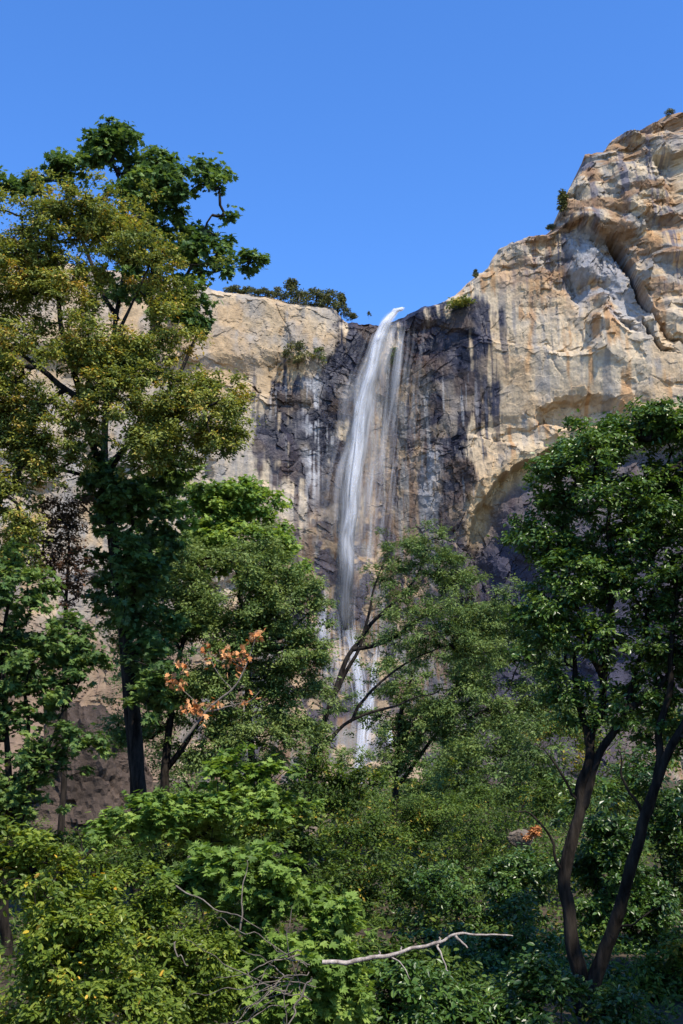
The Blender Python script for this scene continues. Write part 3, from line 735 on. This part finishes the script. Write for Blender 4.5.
shrub('maple_sapling', 'bright green maple sapling spreading flat sprays before the maple trunk', 15,
      [(150, 815, 50, 18), (215, 800, 50, 20), (128, 828, 36, 16), (255, 765, 36, 15), (200, 830, 46, 20), (280, 800, 36, 22), (225, 770, 30, 14), (110, 822, 20, 12, .7)], 'maple', .082, M_MAPLE_B, .19, 28, dens=.8, tone0=.5, up=1.1)
shrub('maple_sapling', 'dense sunlit maple sapling with large overlapping leaves near the dead twigs', 11.5,
      [(270, 880, 50, 26), (292, 1005, 40, 26, 1.2), (270, 975, 40, 24, 1.2), (318, 930, 34, 50), (300, 1000, 52, 34), (335, 985, 24, 40), (262, 930, 40, 34), (218, 872, 36, 20), (180, 895, 40, 22), (235, 990, 36, 36)], 'maple', .075, M_MAPLE_B, .17, 28, dens=1.05, tone0=.42)
shrub('laurel_bush', 'yellow green laurel bush with a few yellow leaves in the lower left corner', 9.5,
      [(35, 872, 46, 32), (25, 930, 52, 44), (75, 962, 52, 44), (40, 1005, 66, 36), (118, 1006, 46, 32), (90, 910, 36, 32), (5, 850, 24, 24), (-60, 950, 50, 70, .7)], 'oak', .05, M_LAUREL, .13, 46, dens=1.1, tone_s=.13, tone0=.47)
shrub('laurel_bush', 'darker laurel bush between the yellow green laurel and the dead twigs', 11,
      [(140, 925, 40, 34), (178, 960, 42, 38), (172, 1010, 46, 28), (215, 940, 30, 40), (130, 890, 30, 22), (210, 1010, 34, 26)], 'oak', .05, M_LAUREL, .14, 44, dens=1.0, tone0=.36, tone_s=.13)
shrub('hazel_bush', 'dark hazel bush below the forked oak', 19,
      [(190, 850, 60, 26), (260, 840, 50, 36), (120, 870, 50, 24), (300, 870, 40, 40), (60, 850, 40, 26), (240, 800, 30, 22, .6), (310, 810, 24, 26)], 'oak', .08, M_SHRUB, .26, 44, tone0=.4)
shrub('hazel_bush', 'leafy hazel bush at the foot of the leaning bay tree', 27,
      [(318, 790, 30, 30), (340, 830, 40, 32), (300, 760, 24, 22, .7), (360, 790, 26, 22), (330, 870, 40, 30)], 'oak', .09, M_SHRUB, .32, 46, tone0=.42)
mid = [
 ('broad oak scrub with yellow tinged leaves just under the leaning bay tree', 30, [(400, 810, 48, 30), (370, 845, 40, 32), (440, 800, 40, 28), (420, 850, 46, 30)], M_SHRUB, .5),
 ('shaded oak scrub with dark hollow beside the pale dead branch', 24, [(360, 900, 40, 34), (400, 885, 44, 34), (345, 860, 26, 30), (380, 930, 36, 26)], M_SHRUB, .42),
 ('oak scrub on the slope straight above the grey boulder', 40, [(500, 760, 44, 26), (540, 745, 36, 26), (465, 775, 36, 24), (530, 785, 36, 24)], M_GREY, .45),
 ('light green scrub in the gap just left of the forked oak stem', 48, [(560, 730, 26, 26), (572, 765, 22, 26), (545, 720, 24, 18), (600, 735, 26, 22)], M_SHRUB, .75),
 ('oak scrub crowding the left side of the grey boulder with orange leaves', 32, [(470, 830, 40, 30), (488, 800, 36, 22), (450, 860, 36, 28), (495, 872, 34, 22)], M_SHRUB, .38),
 ('low scrub with dull leaves under the grey boulder', 22, [(480, 905, 46, 28), (440, 900, 40, 26), (520, 890, 36, 26), (545, 870, 26, 24)], M_OAK, .5),
 ('dark glossy scrub just behind the end of the dead branch', 17, [(480, 950, 44, 26), (530, 940, 40, 32), (440, 955, 36, 24), (500, 985, 50, 30), (545, 990, 30, 34)], M_OAK, .45),
 ('small leaved shrub growing below the pale dead branch', 12.5, [(400, 1000, 46, 26), (440, 1010, 46, 24), (370, 1015, 36, 22), (480, 1015, 40, 24), (410, 975, 34, 14, .7), (530, 1020, 40, 20)], M_OAK, .6),
 ('tall shaded shrub between the two oak stems', 20, [(600, 880, 30, 50), (590, 820, 26, 40), (612, 950, 26, 40), (635, 910, 30, 34)], M_OAK, .35),  # low leaf tone paints in shade between the stems
 ('deep green shrub filling the shade beyond the slanting oak stem', 21, [(655, 860, 34, 44), (680, 800, 30, 44), (650, 780, 26, 34), (670, 920, 36, 40), (700, 870, 40, 50)], M_OAK, .32),  # leaf tone lowered to stand in for shade under the oak
 ('sunflecked low shrub under the slanting oak stem', 15.5, [(640, 985, 36, 26), (670, 1000, 36, 26), (620, 1005, 28, 20), (690, 960, 30, 30)], M_SHRUB, .55),
 ('bushy shrub glimpsed between the oak crown and its slanting stem', 27, [(625, 770, 32, 34), (600, 800, 26, 30), (650, 740, 30, 26), (560, 800, 26, 34), (555, 850, 26, 30)], M_SHRUB, .45),
 ('leafy shrub crowding the base of the two joined oak stems', 12.5, [(560, 1005, 36, 26), (600, 1015, 36, 22), (530, 985, 26, 22), (545, 1030, 40, 24)], M_OAK, .35),
 ('low leafy shrub at the thick end of the pale dead branch', 13.5, [(350, 945, 28, 26), (390, 965, 40, 22), (330, 915, 22, 24), (430, 975, 36, 20)], M_SHRUB, .3),
 ('far rounded scrub on the slope under the rounded live oak', 62, [(430, 785, 40, 22), (480, 780, 40, 22), (395, 800, 30, 20), (535, 775, 40, 24)], M_GREY, .5),
 ('low leafy bush in the hollow beneath the bleached branch tip', 16, [(500, 1010, 40, 24), (570, 985, 30, 30), (610, 1000, 36, 26), (540, 955, 30, 26)], M_OAK, .45),
 ('far scrub line at the foot of the grey wall', 70, [(470, 745, 40, 16), (520, 730, 40, 16), (430, 755, 36, 16), (560, 715, 36, 18), (600, 715, 30, 20), (640, 715, 40, 24), (680, 720, 30, 26)], M_GREY, .5),
 ('dull green thicket between the outcrop and the leaning bay tree', 52, [(190, 775, 36, 34), (230, 745, 30, 34), (270, 760, 34, 34), (295, 735, 24, 26), (225, 800, 40, 24), (275, 705, 22, 26, .6), (165, 745, 26, 30), (150, 705, 20, 26, .7), (196, 700, 24, 30, .8), (120, 690, 16, 20, .5)], M_GREY, .4),
 ('far thicket below the bare brown outcrop', 34, [(60, 870, 44, 22), (20, 850, 36, 30), (110, 868, 40, 20), (150, 850, 30, 20)], M_SHRUB, .5),
]
for lab, d, bl, mt, t0 in mid:
    shrub('oak_scrub', lab, d, bl, 'oak' if d < 26 else 'fine', .07 if d < 20 else (.085 if d < 35 else .13 if d < 60 else .2), mt, .012 * d if d > 20 else .2, 44 if d > 20 else 48, tone0=t0)
print('shrubs', TOT, round(time.time() - T0, 1))

# ---------- ground cover nobody could count
def undergrowth():
    n = 170000
    y = rng.uniform(6.5, 75, n * 2); x = rng.uniform(-1, 1, n * 2) * (.36 * y + 3)
    k = fbm(x / 3, y / 3, seed=55, octs=3) > .36
    x, y = x[k][:n], y[k][:n]
    z = ground_z(x, y) + rng.random(len(x)) ** 1.6 * (.25 + .012 * y)
    pos = np.stack([x, y, z], 1)
    me = leaf_mesh('undergrowth', pos, unit(rng.normal(size=pos.shape)), 'oak', (.05 + .0022 * y) * rng.uniform(.6, 1.3, len(y)), np.clip(rng.normal(.45, .25, len(y)), 0, 1))
    tag(obj('undergrowth', me, M_SHRUB), 'low leafy ground cover between the shrubs', 'undergrowth', kind='stuff')
undergrowth()
def sky_blocking_woods():
    n = 26000  # unseen ring of leaves added to hold back skylight
    a = rng.uniform(R(75), R(285), n); r = rng.uniform(20, 34, n)
    h = 15 * (.55 + .45 * vnoise(a * 6, r / 9, seed=66))
    z = rng.random(n) ** .8 * h
    pos = np.stack([np.sin(a) * r, np.cos(a) * r, z], 1)
    pos = pos[fbm(pos[:, 0] / 3, pos[:, 1] / 3, pos[:, 2] / 3, seed=67, octs=2) > .42]
    me = leaf_mesh('sky_blocking_woods', pos, unit(rng.normal(size=pos.shape)), 'oak', rng.uniform(.5, 1.0, len(pos)), np.clip(rng.normal(.45, .2, len(pos)), 0, 1))
    tag(obj('sky_blocking_woods', me, M_OAK), 'unseen wood of oaks behind the view, added to block sky light', 'sky_blocking_woods', kind='stuff')
sky_blocking_woods()

# ------------------------------------------------------------------ rocks
def boulder(name, label, u, v, ru, rv, d, mat, seed, group=None, cat='boulder', depth=.8, rot=0):
    import bmesh
    bm = bmesh.new(); bmesh.ops.create_icosphere(bm, subdivisions=6, radius=1)
    P = np.array([q.co[:] for q in bm.verts]); F = np.array([[q.index for q in f.verts] for f in bm.faces]); bm.free()
    # chisel with random planes
    g = np.random.default_rng(seed)
    for _ in range(26 if ru > 50 else 11):
        nrm = unit(g.normal(size=3)); h = g.uniform(.5, .85)
        s = P @ nrm; P = P - np.maximum(0, s - h)[:, None] * nrm * .92
    P *= (1 + .16 * (fbm(P[:, 0] * 2.2 + seed, P[:, 1] * 2.2, P[:, 2] * 2.2, seed=seed, octs=4) - .5))[:, None]
    q = P * 3.1 + .25 * np.sin(P[:, [1, 2, 0]] * 5 + seed)
    P *= (1 + .10 * (_h(np.floor(q[:, 0]), np.floor(q[:, 1] * .8), np.floor(q[:, 2] * 1.4 + .4 * q[:, 0]), seed) - .5) + .10 * (fbm(P[:, 0] * 8, P[:, 1] * 8, P[:, 2] * 8, seed=seed + 3, octs=4) - .5))[:, None]
    if ru > 50:
        for k_, a_ in ((6.5, .055), (14, .028), (30, .014)):
            q = P * k_ + .5 * (fbm(P[:, 0] * k_ * .6, P[:, 1] * k_ * .6, P[:, 2] * k_ * .6, seed=seed + int(k_), octs=2) - .5)[:, None]
            P *= (1 + a_ * (_h(np.floor(q[:, 0] + .3 * q[:, 2]), np.floor(q[:, 1]), np.floor(q[:, 2] * .8), seed + 9) - .5) * 2)[:, None]
    c = at(u, v, d); sx, sz = ru / FPX * d, rv / FPX * d
    W = P * np.array([sx, max(sx, sz) * depth, sz])
    base = c + np.array([0, 0, -sz]); 
    o = obj(name, mesh_np(name, W + np.array([0, 0, sz]), F, smooth=False), mat)
    o.location = base.tolist()
    return tag(o, label, cat, group)
R_BROWN = rock_mat('brown_rock', c1=(.022, .016, .012), c2=(.085, .060, .044), scale=1.4, bump=.35, fine=(.45, 1.6))
R_PALE = rock_mat('pale_rock', c1=(.085, .07, .055), c2=(.22, .175, .13), scale=2.5, bump=.08)
R_TAN = rock_mat('tan_rock', c1=(.26, .19, .12), c2=(.46, .35, .23), scale=.6, bump=.2)
shrub('withered_shrub', 'tiny sprig of withered orange leaves on the grey boulder', 30, [(534, 834, 7, 6)], 'oak', .08, M_ORANGE, .12, 26, cat='shrub')
boulder('rock_outcrop', 'huge dark brown rock outcrop behind the maple trunk', 88, 800, 92, 112, 46, R_BROWN, 3, cat='rock')
boulder('boulder', 'grey brown boulder with orange leaves beside it, half buried in slope scrub', 521, 842, 15, 11, 31, R_PALE, 5)
boulder('boulder', 'small grey boulder showing among the maple leaves right of the maple trunk', 199, 862, 12, 9, 14.2, R_PALE, 8)
boulder('boulder', 'tan boulder wedged under the water at the foot of the fall', 378, 770, 16, 8, 330, R_TAN, 12)
boulder('boulder', 'broad tan boulder at the foot of the fall seen beside the bay trunk', 340, 796, 22, 16, 322, R_TAN, 14)
boulder('boulder', 'grey boulder peeping out of the hazel bush', 308, 834, 12, 9, 26.4, R_PALE, 19)

# ------------------------------------------------------------------ waterfall
def water_mat():
    m, nt, N, L = new_mat('falling_water')
    out = N.new('ShaderNodeOutputMaterial')
    a = N.new('ShaderNodeAttribute'); a.attribute_name = 'veil'
    df = N.new('ShaderNodeBsdfDiffuse'); df.inputs[0].default_value = (.86, .88, .92, 1)
    tl = N.new('ShaderNodeBsdfTranslucent'); tl.inputs[0].default_value = (.86, .88, .92, 1)
    mx = N.new('ShaderNodeMixShader'); mx.inputs[0].default_value = .45
    L.new(df.outputs[0], mx.inputs[1]); L.new(tl.outputs[0], mx.inputs[2])
    tr = N.new('ShaderNodeBsdfTransparent')
    fin = N.new('ShaderNodeMixShader')
    L.new(a.outputs['Fac'], fin.inputs[0]); L.new(tr.outputs[0], fin.inputs[1]); L.new(mx.outputs[0], fin.inputs[2]); L.new(fin.outputs[0], out.inputs[0])
    return m
def build_fall():
    V, F, A = [], [], []
    def strand(us, w_px, alpha, proud, rad):
        """us: list of (u, v); follows the rock at 'proud' metres"""
        P = np.array([on_cliff(u, v, pr) for (u, v), pr in zip(us, proud)])
        Q = smooth_line(P, 5)
        k = len(Q); t = np.linspace(0, 1, k)
        tube(Q, rad * (.35 + .65 * np.sin(np.clip(t, .02, .98) * math.pi) ** .5), 5, V, F)
        A.append(np.repeat(alpha * np.sin(np.clip(t, 0, 1) * math.pi) ** .7, 5))
    main = np.array([(404, 308), (395, 311), (386, 322), (379, 340), (370, 372), (363, 402), (358, 436), (353, 472), (350, 510), (348, 550), (346, 590), (346, 630)], float)
    hw = np.array([2.2, 3.6, 5, 5.8, 6.6, 7.3, 7.8, 8.2, 8.8, 9, 8, 6.5])
    pr = np.array([1, 4.5, 6, 7, 7.5, 8, 8, 8, 8, 7, 5, 2.5])
    den = np.array([.9, 1, 1.05, 1.05, 1, .95, .85, .78, .56, .32, .15, .07])
    s = np.arange(len(main))
    def along(a, b, o, drift, al, rad, depth):
        tt = np.linspace(a, b, max(3, int((b - a) * 2.5)))
        us = []; ofs = o
        for x in tt:
            wob = (vnoise(np.array([x * 1.6]), np.array([o * .7 + 3]), seed=41)[0] - .5) * .55
            us.append((np.interp(x, s, main[:, 0]) + (o + drift * (x - a) + wob) * np.interp(x, s, hw), np.interp(x, s, main[:, 1])))
        strand(us, 0, al * np.interp((a + b) / 2, s, den), [np.interp(x, s, pr) + depth * min(1, x / 3) for x in tt], rad)
    for i in range(1500):                                   # comet-like falling strands of the column
        a = rng.uniform(0, 10.6); b = min(a + rng.uniform(.5, 2.4), 11); o = rng.normal() * .5
        along(a, b, o, rng.normal() * .08, rng.uniform(.03, .26) * (.25 + .75 * math.exp(-o * o * 2.2)), rng.uniform(.12, .62), rng.normal() * 1.2)
    for i in range(150):                                   # thicker white bursts in its core
        a = rng.uniform(0, 9.0); o = rng.normal() * .3
        along(a, a + rng.uniform(.35, 1.0), o, rng.normal() * .1, rng.uniform(.25, .6), rng.uniform(.4, 1.1), rng.normal() * .8)
    for i in range(170):                                   # faint drifting spray around it
        a = rng.uniform(1.5, 9.6); o = rng.normal() * 1.5 + .6
        along(a, min(a + rng.uniform(1.0, 2.6), 11), o, rng.normal() * .25, rng.uniform(.012, .06), rng.uniform(.5, 2.0), rng.normal() * 2)
    # thin veil drifting to the east of the main column
    for i in range(150):
        u0 = rng.normal(396, 11); v0 = rng.uniform(322, 490); L_ = rng.uniform(30, 100)
        if rng.random() < .25: u0 = rng.normal(401, 2.0); v0 = rng.uniform(318, 350)
        tt = np.linspace(0, 1, 4)
        us = [(u0 - (v0 + L_ * x - 330) * .12 + rng.normal() * .6, v0 + L_ * x) for x in tt]
        strand(us, 0, rng.uniform(.012, .06), [3.5 + rng.random() * 2] * 4, rng.uniform(.2, .9))
    # lower cascades over the rock
    for path, n, wd, al in (([(347, 600), (352, 640), (360, 680), (364, 720), (362, 750), (358, 785)], 80, 5, .15), ([(327, 570), (324, 620), (320, 660)], 44, 6, .07),
                            ([(375, 640), (372, 690), (366, 730)], 16, 3, .2), ([(385, 720), (392, 745)], 10, 2.5, .3), ([(346, 560), (340, 620), (344, 690)], 50, 14, .05)):
        path = np.array(path, float); s2 = np.arange(len(path))
        for i in range(n):
            a = rng.uniform(0, len(path) - 1.4); b = min(len(path) - 1, a + rng.uniform(.8, 2)); o = rng.normal() * wd * .6
            tt = np.linspace(a, b, 6)
            us = [(np.interp(x, s2, path[:, 0]) + o + rng.normal() * .5, np.interp(x, s2, path[:, 1])) for x in tt]
            strand(us, 0, al * rng.uniform(.5, 1.3), [1.2 + rng.random() * .8] * 6, rng.uniform(.18, .7))
    for i in range(46):                                    # mist hanging over the foot of the fall
        u0 = rng.normal(362, 12); v0 = rng.uniform(640, 770)
        us = [(u0 + rng.normal() * 2, v0), (u0 + rng.normal() * 3, v0 + 14), (u0 + rng.normal() * 4, v0 + 30)]
        strand(us, 0, rng.uniform(.012, .04), [2.5 + rng.random() * 3] * 3, rng.uniform(1.0, 2.6))
    me = mesh_np('waterfall', np.concatenate(V), np.concatenate(F), attrs={'veil': np.concatenate(A)}, smooth=True)
    tag(obj('waterfall', me, water_mat()), 'white veil of falling water dropping down the black stained wall', 'waterfall', kind='structure')
build_fall()

# ------------------------------------------------------------------ plants on the cliff
def cliff_plant(name, label, u, v, w, h, conifer, group=None, cat='tree', proud=-3.0, mat=None, n=1100):
    """u, v: foot; w, h: width and height as seen (photo pixels)"""
    p = on_cliff(u, v, 0.0); p = p + np.array([0, -proud, 0])
    d = p[1]; W, H = w / FPX * d * 1.25, h / FPX * d * 1.15
    root = thing(name, p, label, cat, group)
    Vv, Ff = [], []
    tube(np.array([[0, 0, -1.5], [0, .05, H * .4], [.08 * W, 0, H * .92]]), np.array([.05 * H * .5, .035 * H * .5, .01 * H]), 6, Vv, Ff)
    for k in range(5):
        a = rng.uniform(0, 6.28); z0 = H * rng.uniform(.2, .7); L_ = W * .4 * (1 - z0 / H if conifer else .9)
        tube(np.array([[0, 0, z0], [math.cos(a) * L_, math.sin(a) * L_, z0 + .12 * H]]), np.array([.02 * H, .006 * H]), 4, Vv, Ff)
    obj('trunk', mesh_np('trunk', np.concatenate(Vv), np.concatenate(Ff), smooth=True), B_BROWN, root)
    ncl = 26
    z = rng.random(ncl) ** .8
    if conifer: rad = (1 - z) * .5 * W * .9 + .06 * W; zc = H * (.12 + .85 * z)
    else: rad = np.sqrt(np.maximum(0, 1 - z ** 2)) * .5 * W + .05 * W; zc = H * (.03 + .80 * z)
    a = rng.uniform(0, 6.28, ncl); rr = rad * rng.random(ncl) ** .4
    C = np.stack([np.cos(a) * rr, np.sin(a) * rr, zc], 1)
    ci = rng.integers(0, ncl, n)
    q = unit(rng.normal(size=(n, 3))) * rng.random((n, 1)) ** .5 * np.array([.2 * W, .2 * W, .09 * H])
    pos = C[ci] + q
    tone = np.clip(.5 + (rng.normal(size=ncl) * .25)[ci] + rng.normal(size=n) * .15, 0, 1)
    obj('crown', leaf_mesh('crown', pos, unit(q + .01), 'fine', np.full(n, .11 * max(W, H)) * rng.uniform(.6, 1.3, n), tone), mat or M_PINE, root)
    return root
rim = [(247, 293, 16, 8, 0), (262, 296, 18, 9, 0), (277, 299, 14, 14, 1), (291, 303, 20, 26, 1), (303, 305, 20, 18, 0), (316, 306, 22, 22, 0), (330, 309, 20, 24, 0), (341, 313, 14, 22, 1), (347, 316, 9, 12, 0), (369, 314, 4, 5, 1), (352, 318, 10, 8, 0), (234, 291, 16, 8, 0)]
labs = ['low flat bush on the pale rim, farther from the fall than the round pines', 'low rounded bush on the rim beside a thin bare snag', 'small pointed pine on the rim between low bushes and the tallest rim pine', 'tallest pine on the rim left of the fall',
        'round dark bush pressed against the tallest rim pine', 'wide round pine in the middle of the rim clump', 'tall full pine in the rim clump above the pale buttress', 'narrow pine at the end of the rim clump nearest the fall', 'small bush leaning over the top of the black wall',
        'tiny lone conifer standing right beside the lip of the fall', 'lowest tuft of bush just under the narrow rim pine', 'flattest bush on the rim, almost behind the maple leaves']
for (u, v, w, h, c), lab in zip(rim, labs):
    cliff_plant('rim_pine' if c else 'rim_bush', lab, u, v, w, h, c, group='trees and bushes along the rim', cat='tree' if c else 'bush', proud=-2.0)
cliff_plant('wall_bush', 'dark bush clinging to a ledge of the pale wall left of the fall', 298, 366, 24, 28, 0, cat='bush', proud=.6)
cliff_plant('wall_bush', 'small bright green bush beside the dark ledge bush', 319, 362, 12, 16, 0, cat='bush', proud=.6, mat=M_SHRUB)
cliff_plant('wall_bush', 'green tuft in the dripping wall beside the falling water', 395, 366, 10, 20, 0, cat='bush', proud=.6, mat=M_SHRUB)
cliff_plant('tower_tree', 'upright little conifer on the shoulder of the stepped tower', 564, 212, 11, 24, 1, proud=-.5)
cliff_plant('tower_tree', 'tiny tree on the very top of the tower', 671, 114, 9, 9, 0, proud=-1.5)
cliff_plant('tower_bush', 'small dark bush on the ledge below the tan blocks', 476, 278, 6, 10, 1, cat='bush', proud=-1)
cliff_plant('tower_bush', 'low grassy tuft on the stained rim between fall and tower', 462, 308, 26, 8, 0, cat='bush', proud=.8, mat=M_OLIVE)
cliff_plant('tower_bush', 'small dark bush in the gully beside the blocky shoulder', 553, 230, 10, 8, 0, cat='bush', proud=-.5)

# ------------------------------------------------------------------ dead wood
def dead_wood(name, label, cat, lines, bark, wob=.02, extra=0, seed=1):
    """lines: [(pts (u,v,d), r0, r1)]"""
    base = at(*lines[0][0][0])
    root = thing(name, base, label, cat)
    for i, (pts, r0, r1) in enumerate(lines):
        Q = smooth_line([at(*p) for p in pts], 7, wob, seed=seed + i * 2.1)
        Vv, Ff = [], []
        tube(Q, np.linspace(r0, r1, len(Q)), 7, Vv, Ff)
        v = Vv[0]; ctr = np.repeat(Q, 7, 0)
        v = ctr + (v - ctr) * (1 + .6 * (fbm(v[:, 0] * 30, v[:, 1] * 30, v[:, 2] * 30, seed=4, octs=2) - .5))[:, None]
        obj('stem' if i == 0 else 'twig', mesh_np('branch', v - base, Ff[0], smooth=True), bark, root)
    return root
dead_wood('dead_branch', 'long bleached bare branch reaching across the shaded shrubs', 'branch',
    [([(322, 962, 10), (350, 962, 10), (385, 956, 10), (412, 948, 10), (440, 942, 10), (452, 936, 10), (466, 933, 10), (490, 935, 10), (513, 936, 10)], .021, .006),
     ([(437, 943, 10), (441, 955, 9.95), (448, 971, 9.9)], .011, .005), ([(455, 936, 10), (462, 942, 9.97), (467, 948, 9.95)], .012, .006), ([(440, 942, 10), (439, 937, 10)], .012, .008),
     ([(388, 956, 10), (400, 962, 9.95), (410, 979, 9.9)], .007, .003), ([(380, 957, 10), (379, 951, 10)], .008, .005), ([(402, 951, 10), (401, 947, 10)], .007, .005)], B_WHITE, wob=.012)
tw = []
r2 = np.random.default_rng(5)
for i in range(20):
    u0, v0 = r2.uniform(270, 316), r2.uniform(940, 1000); a = r2.uniform(2.2, 4.0); L_ = r2.uniform(50, 130)
    bend = r2.uniform(-.5, .9)
    pts = [(u0 + L_ * t * math.cos(a + bend * t), v0 - L_ * t * math.sin(a + bend * t) * .9 + 8, 9.7 + r2.uniform(-.2, .2)) for t in (0, .35, .7, 1)]
    tw.append((pts, .0055, .002))
tw.append(([(312, 978, 9.6), (300, 1000, 9.6), (288, 1026, 9.5)], .009, .006)); tw.append(([(176, 886, 9.9), (206, 904, 9.8), (240, 918, 9.7), (262, 930, 9.7)], .007, .003)); tw.append(([(240, 930, 9.7), (243, 890, 9.8), (247, 860, 10)], .008, .003))
tw.append(([(176, 942, 9.8), (180, 956, 9.7), (188, 965, 9.7)], .008, .004))
dead_wood('dead_twigs', 'tangle of curling bare grey twigs over the sunlit maple sapling', 'twigs', tw, B_GREY, wob=.03)
dead_wood('dead_branch', 'crooked dark dead branch sticking out above the thicket by the outcrop', 'branch',
    [([(62, 872, 17), (85, 856, 17), (105, 838, 17), (122, 826, 17)], .03, .012), ([(85, 856, 17), (80, 838, 17), (76, 828, 17)], .012, .005), ([(105, 838, 17), (104, 820, 17)], .008, .004)], B_DARK)
def orange_branch():
    d = 20.0
    lines = [([(182, 742, d), (205, 712, d), (232, 690, d), (244, 668, d), (256, 636, d)], .03, .006), ([(205, 712, d), (188, 695, d), (170, 680, d)], .012, .005), ([(232, 690, d), (215, 668, d), (206, 645, d)], .01, .004), ([(244, 668, d), (226, 655, d)], .008, .003), ([(205, 712, d), (222, 708, d), (246, 702, d), (262, 690, d)], .016, .005)]
    root = dead_wood('dead_branch', 'dead branch hung with clusters of withered orange leaves', 'branch', lines, B_GREY)
    base = np.array(root.location)
    P = []
    for u, v, n in ((256, 636, 18), (244, 652, 22), (226, 654, 14), (206, 646, 10), (236, 660, 16), (184, 684, 14), (172, 682, 12), (190, 706, 22), (202, 714, 20), (214, 704, 12), (238, 668, 12), (182, 668, 10), (246, 700, 6), (212, 660, 8)):
        c = at(u, v, d); P.append(c + rng.normal(size=(n, 3)) * .075)
    P = np.concatenate(P)
    obj('leaves', leaf_mesh('withered_leaves', P - base, unit(rng.normal(size=P.shape)), 'maple', rng.uniform(.07, .13, len(P)), rng.random(len(P)), up=.2), M_ORANGE, root)
orange_branch()
def snag(u, v, h, label):
    p = on_cliff(u, v, 0) + np.array([0, 1.5, 0]); H = h / FPX * p[1]
    root = thing('bare_snag', p, label, 'tree')
    Vv, Ff = [], []
    tube(np.array([[0, 0, -1], [.1, 0, H * .5], [.3, 0, H]]), np.array([.35, .25, .08]), 6, Vv, Ff)
    obj('trunk', mesh_np('trunk', Vv[0], Ff[0], smooth=True), B_WHITE, root)
    for k in range(6):
        Vv, Ff = [], []
        a = k * 2.4; z = H * (.35 + .1 * k)
        tube(np.array([[.15, 0, z], [.15 + math.cos(a) * .9, math.sin(a) * .9, z + .5]]), np.array([.1, .04]), 5, Vv, Ff)
        obj('limb', mesh_np('limb', Vv[0], Ff[0], smooth=True), B_WHITE, root)
snag(299, 306, 20, 'thin pale dead snag standing among the rim pines')

# ------------------------------------------------------------------ sky, sun, camera
w = bpy.data.worlds.new('World'); scene.world = w; w.use_nodes = True
nt = w.node_tree; nt.nodes.clear()
sky = nt.nodes.new('ShaderNodeTexSky'); sky.sky_type = 'NISHITA'; sky.sun_disc = False
sky.sun_elevation = SUN_EL; sky.sun_rotation = SUN_AZ; sky.altitude = 1200; sky.air_density = 1.0; sky.dust_density = .0; sky.ozone_density = 4.0
bg = nt.nodes.new('ShaderNodeBackground'); bg.inputs['Strength'].default_value = .14
wo = nt.nodes.new('ShaderNodeOutputWorld')
hs = nt.nodes.new('ShaderNodeHueSaturation'); hs.inputs['Saturation'].default_value = 1.22; hs.inputs['Hue'].default_value = .508; hs.inputs['Value'].default_value = 1.65
nt.links.new(sky.outputs[0], hs.inputs['Color']); nt.links.new(hs.outputs[0], bg.inputs[0]); nt.links.new(bg.outputs[0], wo.inputs[0])
sl = bpy.data.lights.new('sun', 'SUN'); sl.energy = 5.0; sl.angle = R(.53); sl.color = (1.0, .91, .78)
so = bpy.data.objects.new('sun', sl); COL.objects.link(so)
so.rotation_euler = (-SUN_DIR).to_track_quat('-Z', 'Y').to_euler(); so.location = (60, -60, 120)

cam = bpy.data.cameras.new('camera'); co = bpy.data.objects.new('camera', cam); COL.objects.link(co)
co.location = CAM.tolist(); co.rotation_euler = (R(90) + PITCH, 0, 0)
cam.sensor_fit = 'VERTICAL'; cam.sensor_height = 24; cam.lens = FPX / 1024 * 24
cam.clip_end = 6000; cam.clip_start = .1
scene.camera = co
scene.view_settings.view_transform = 'Standard'; scene.view_settings.look = 'None'
scene.view_settings.exposure = 0.52; scene.view_settings.gamma = 1.0
cy = scene.cycles
cy.max_bounces = 6; cy.diffuse_bounces = 3; cy.glossy_bounces = 2; cy.transmission_bounces = 3; cy.transparent_max_bounces = 40
cy.use_denoising = True
print('done', TOT, round(time.time() - T0, 1))
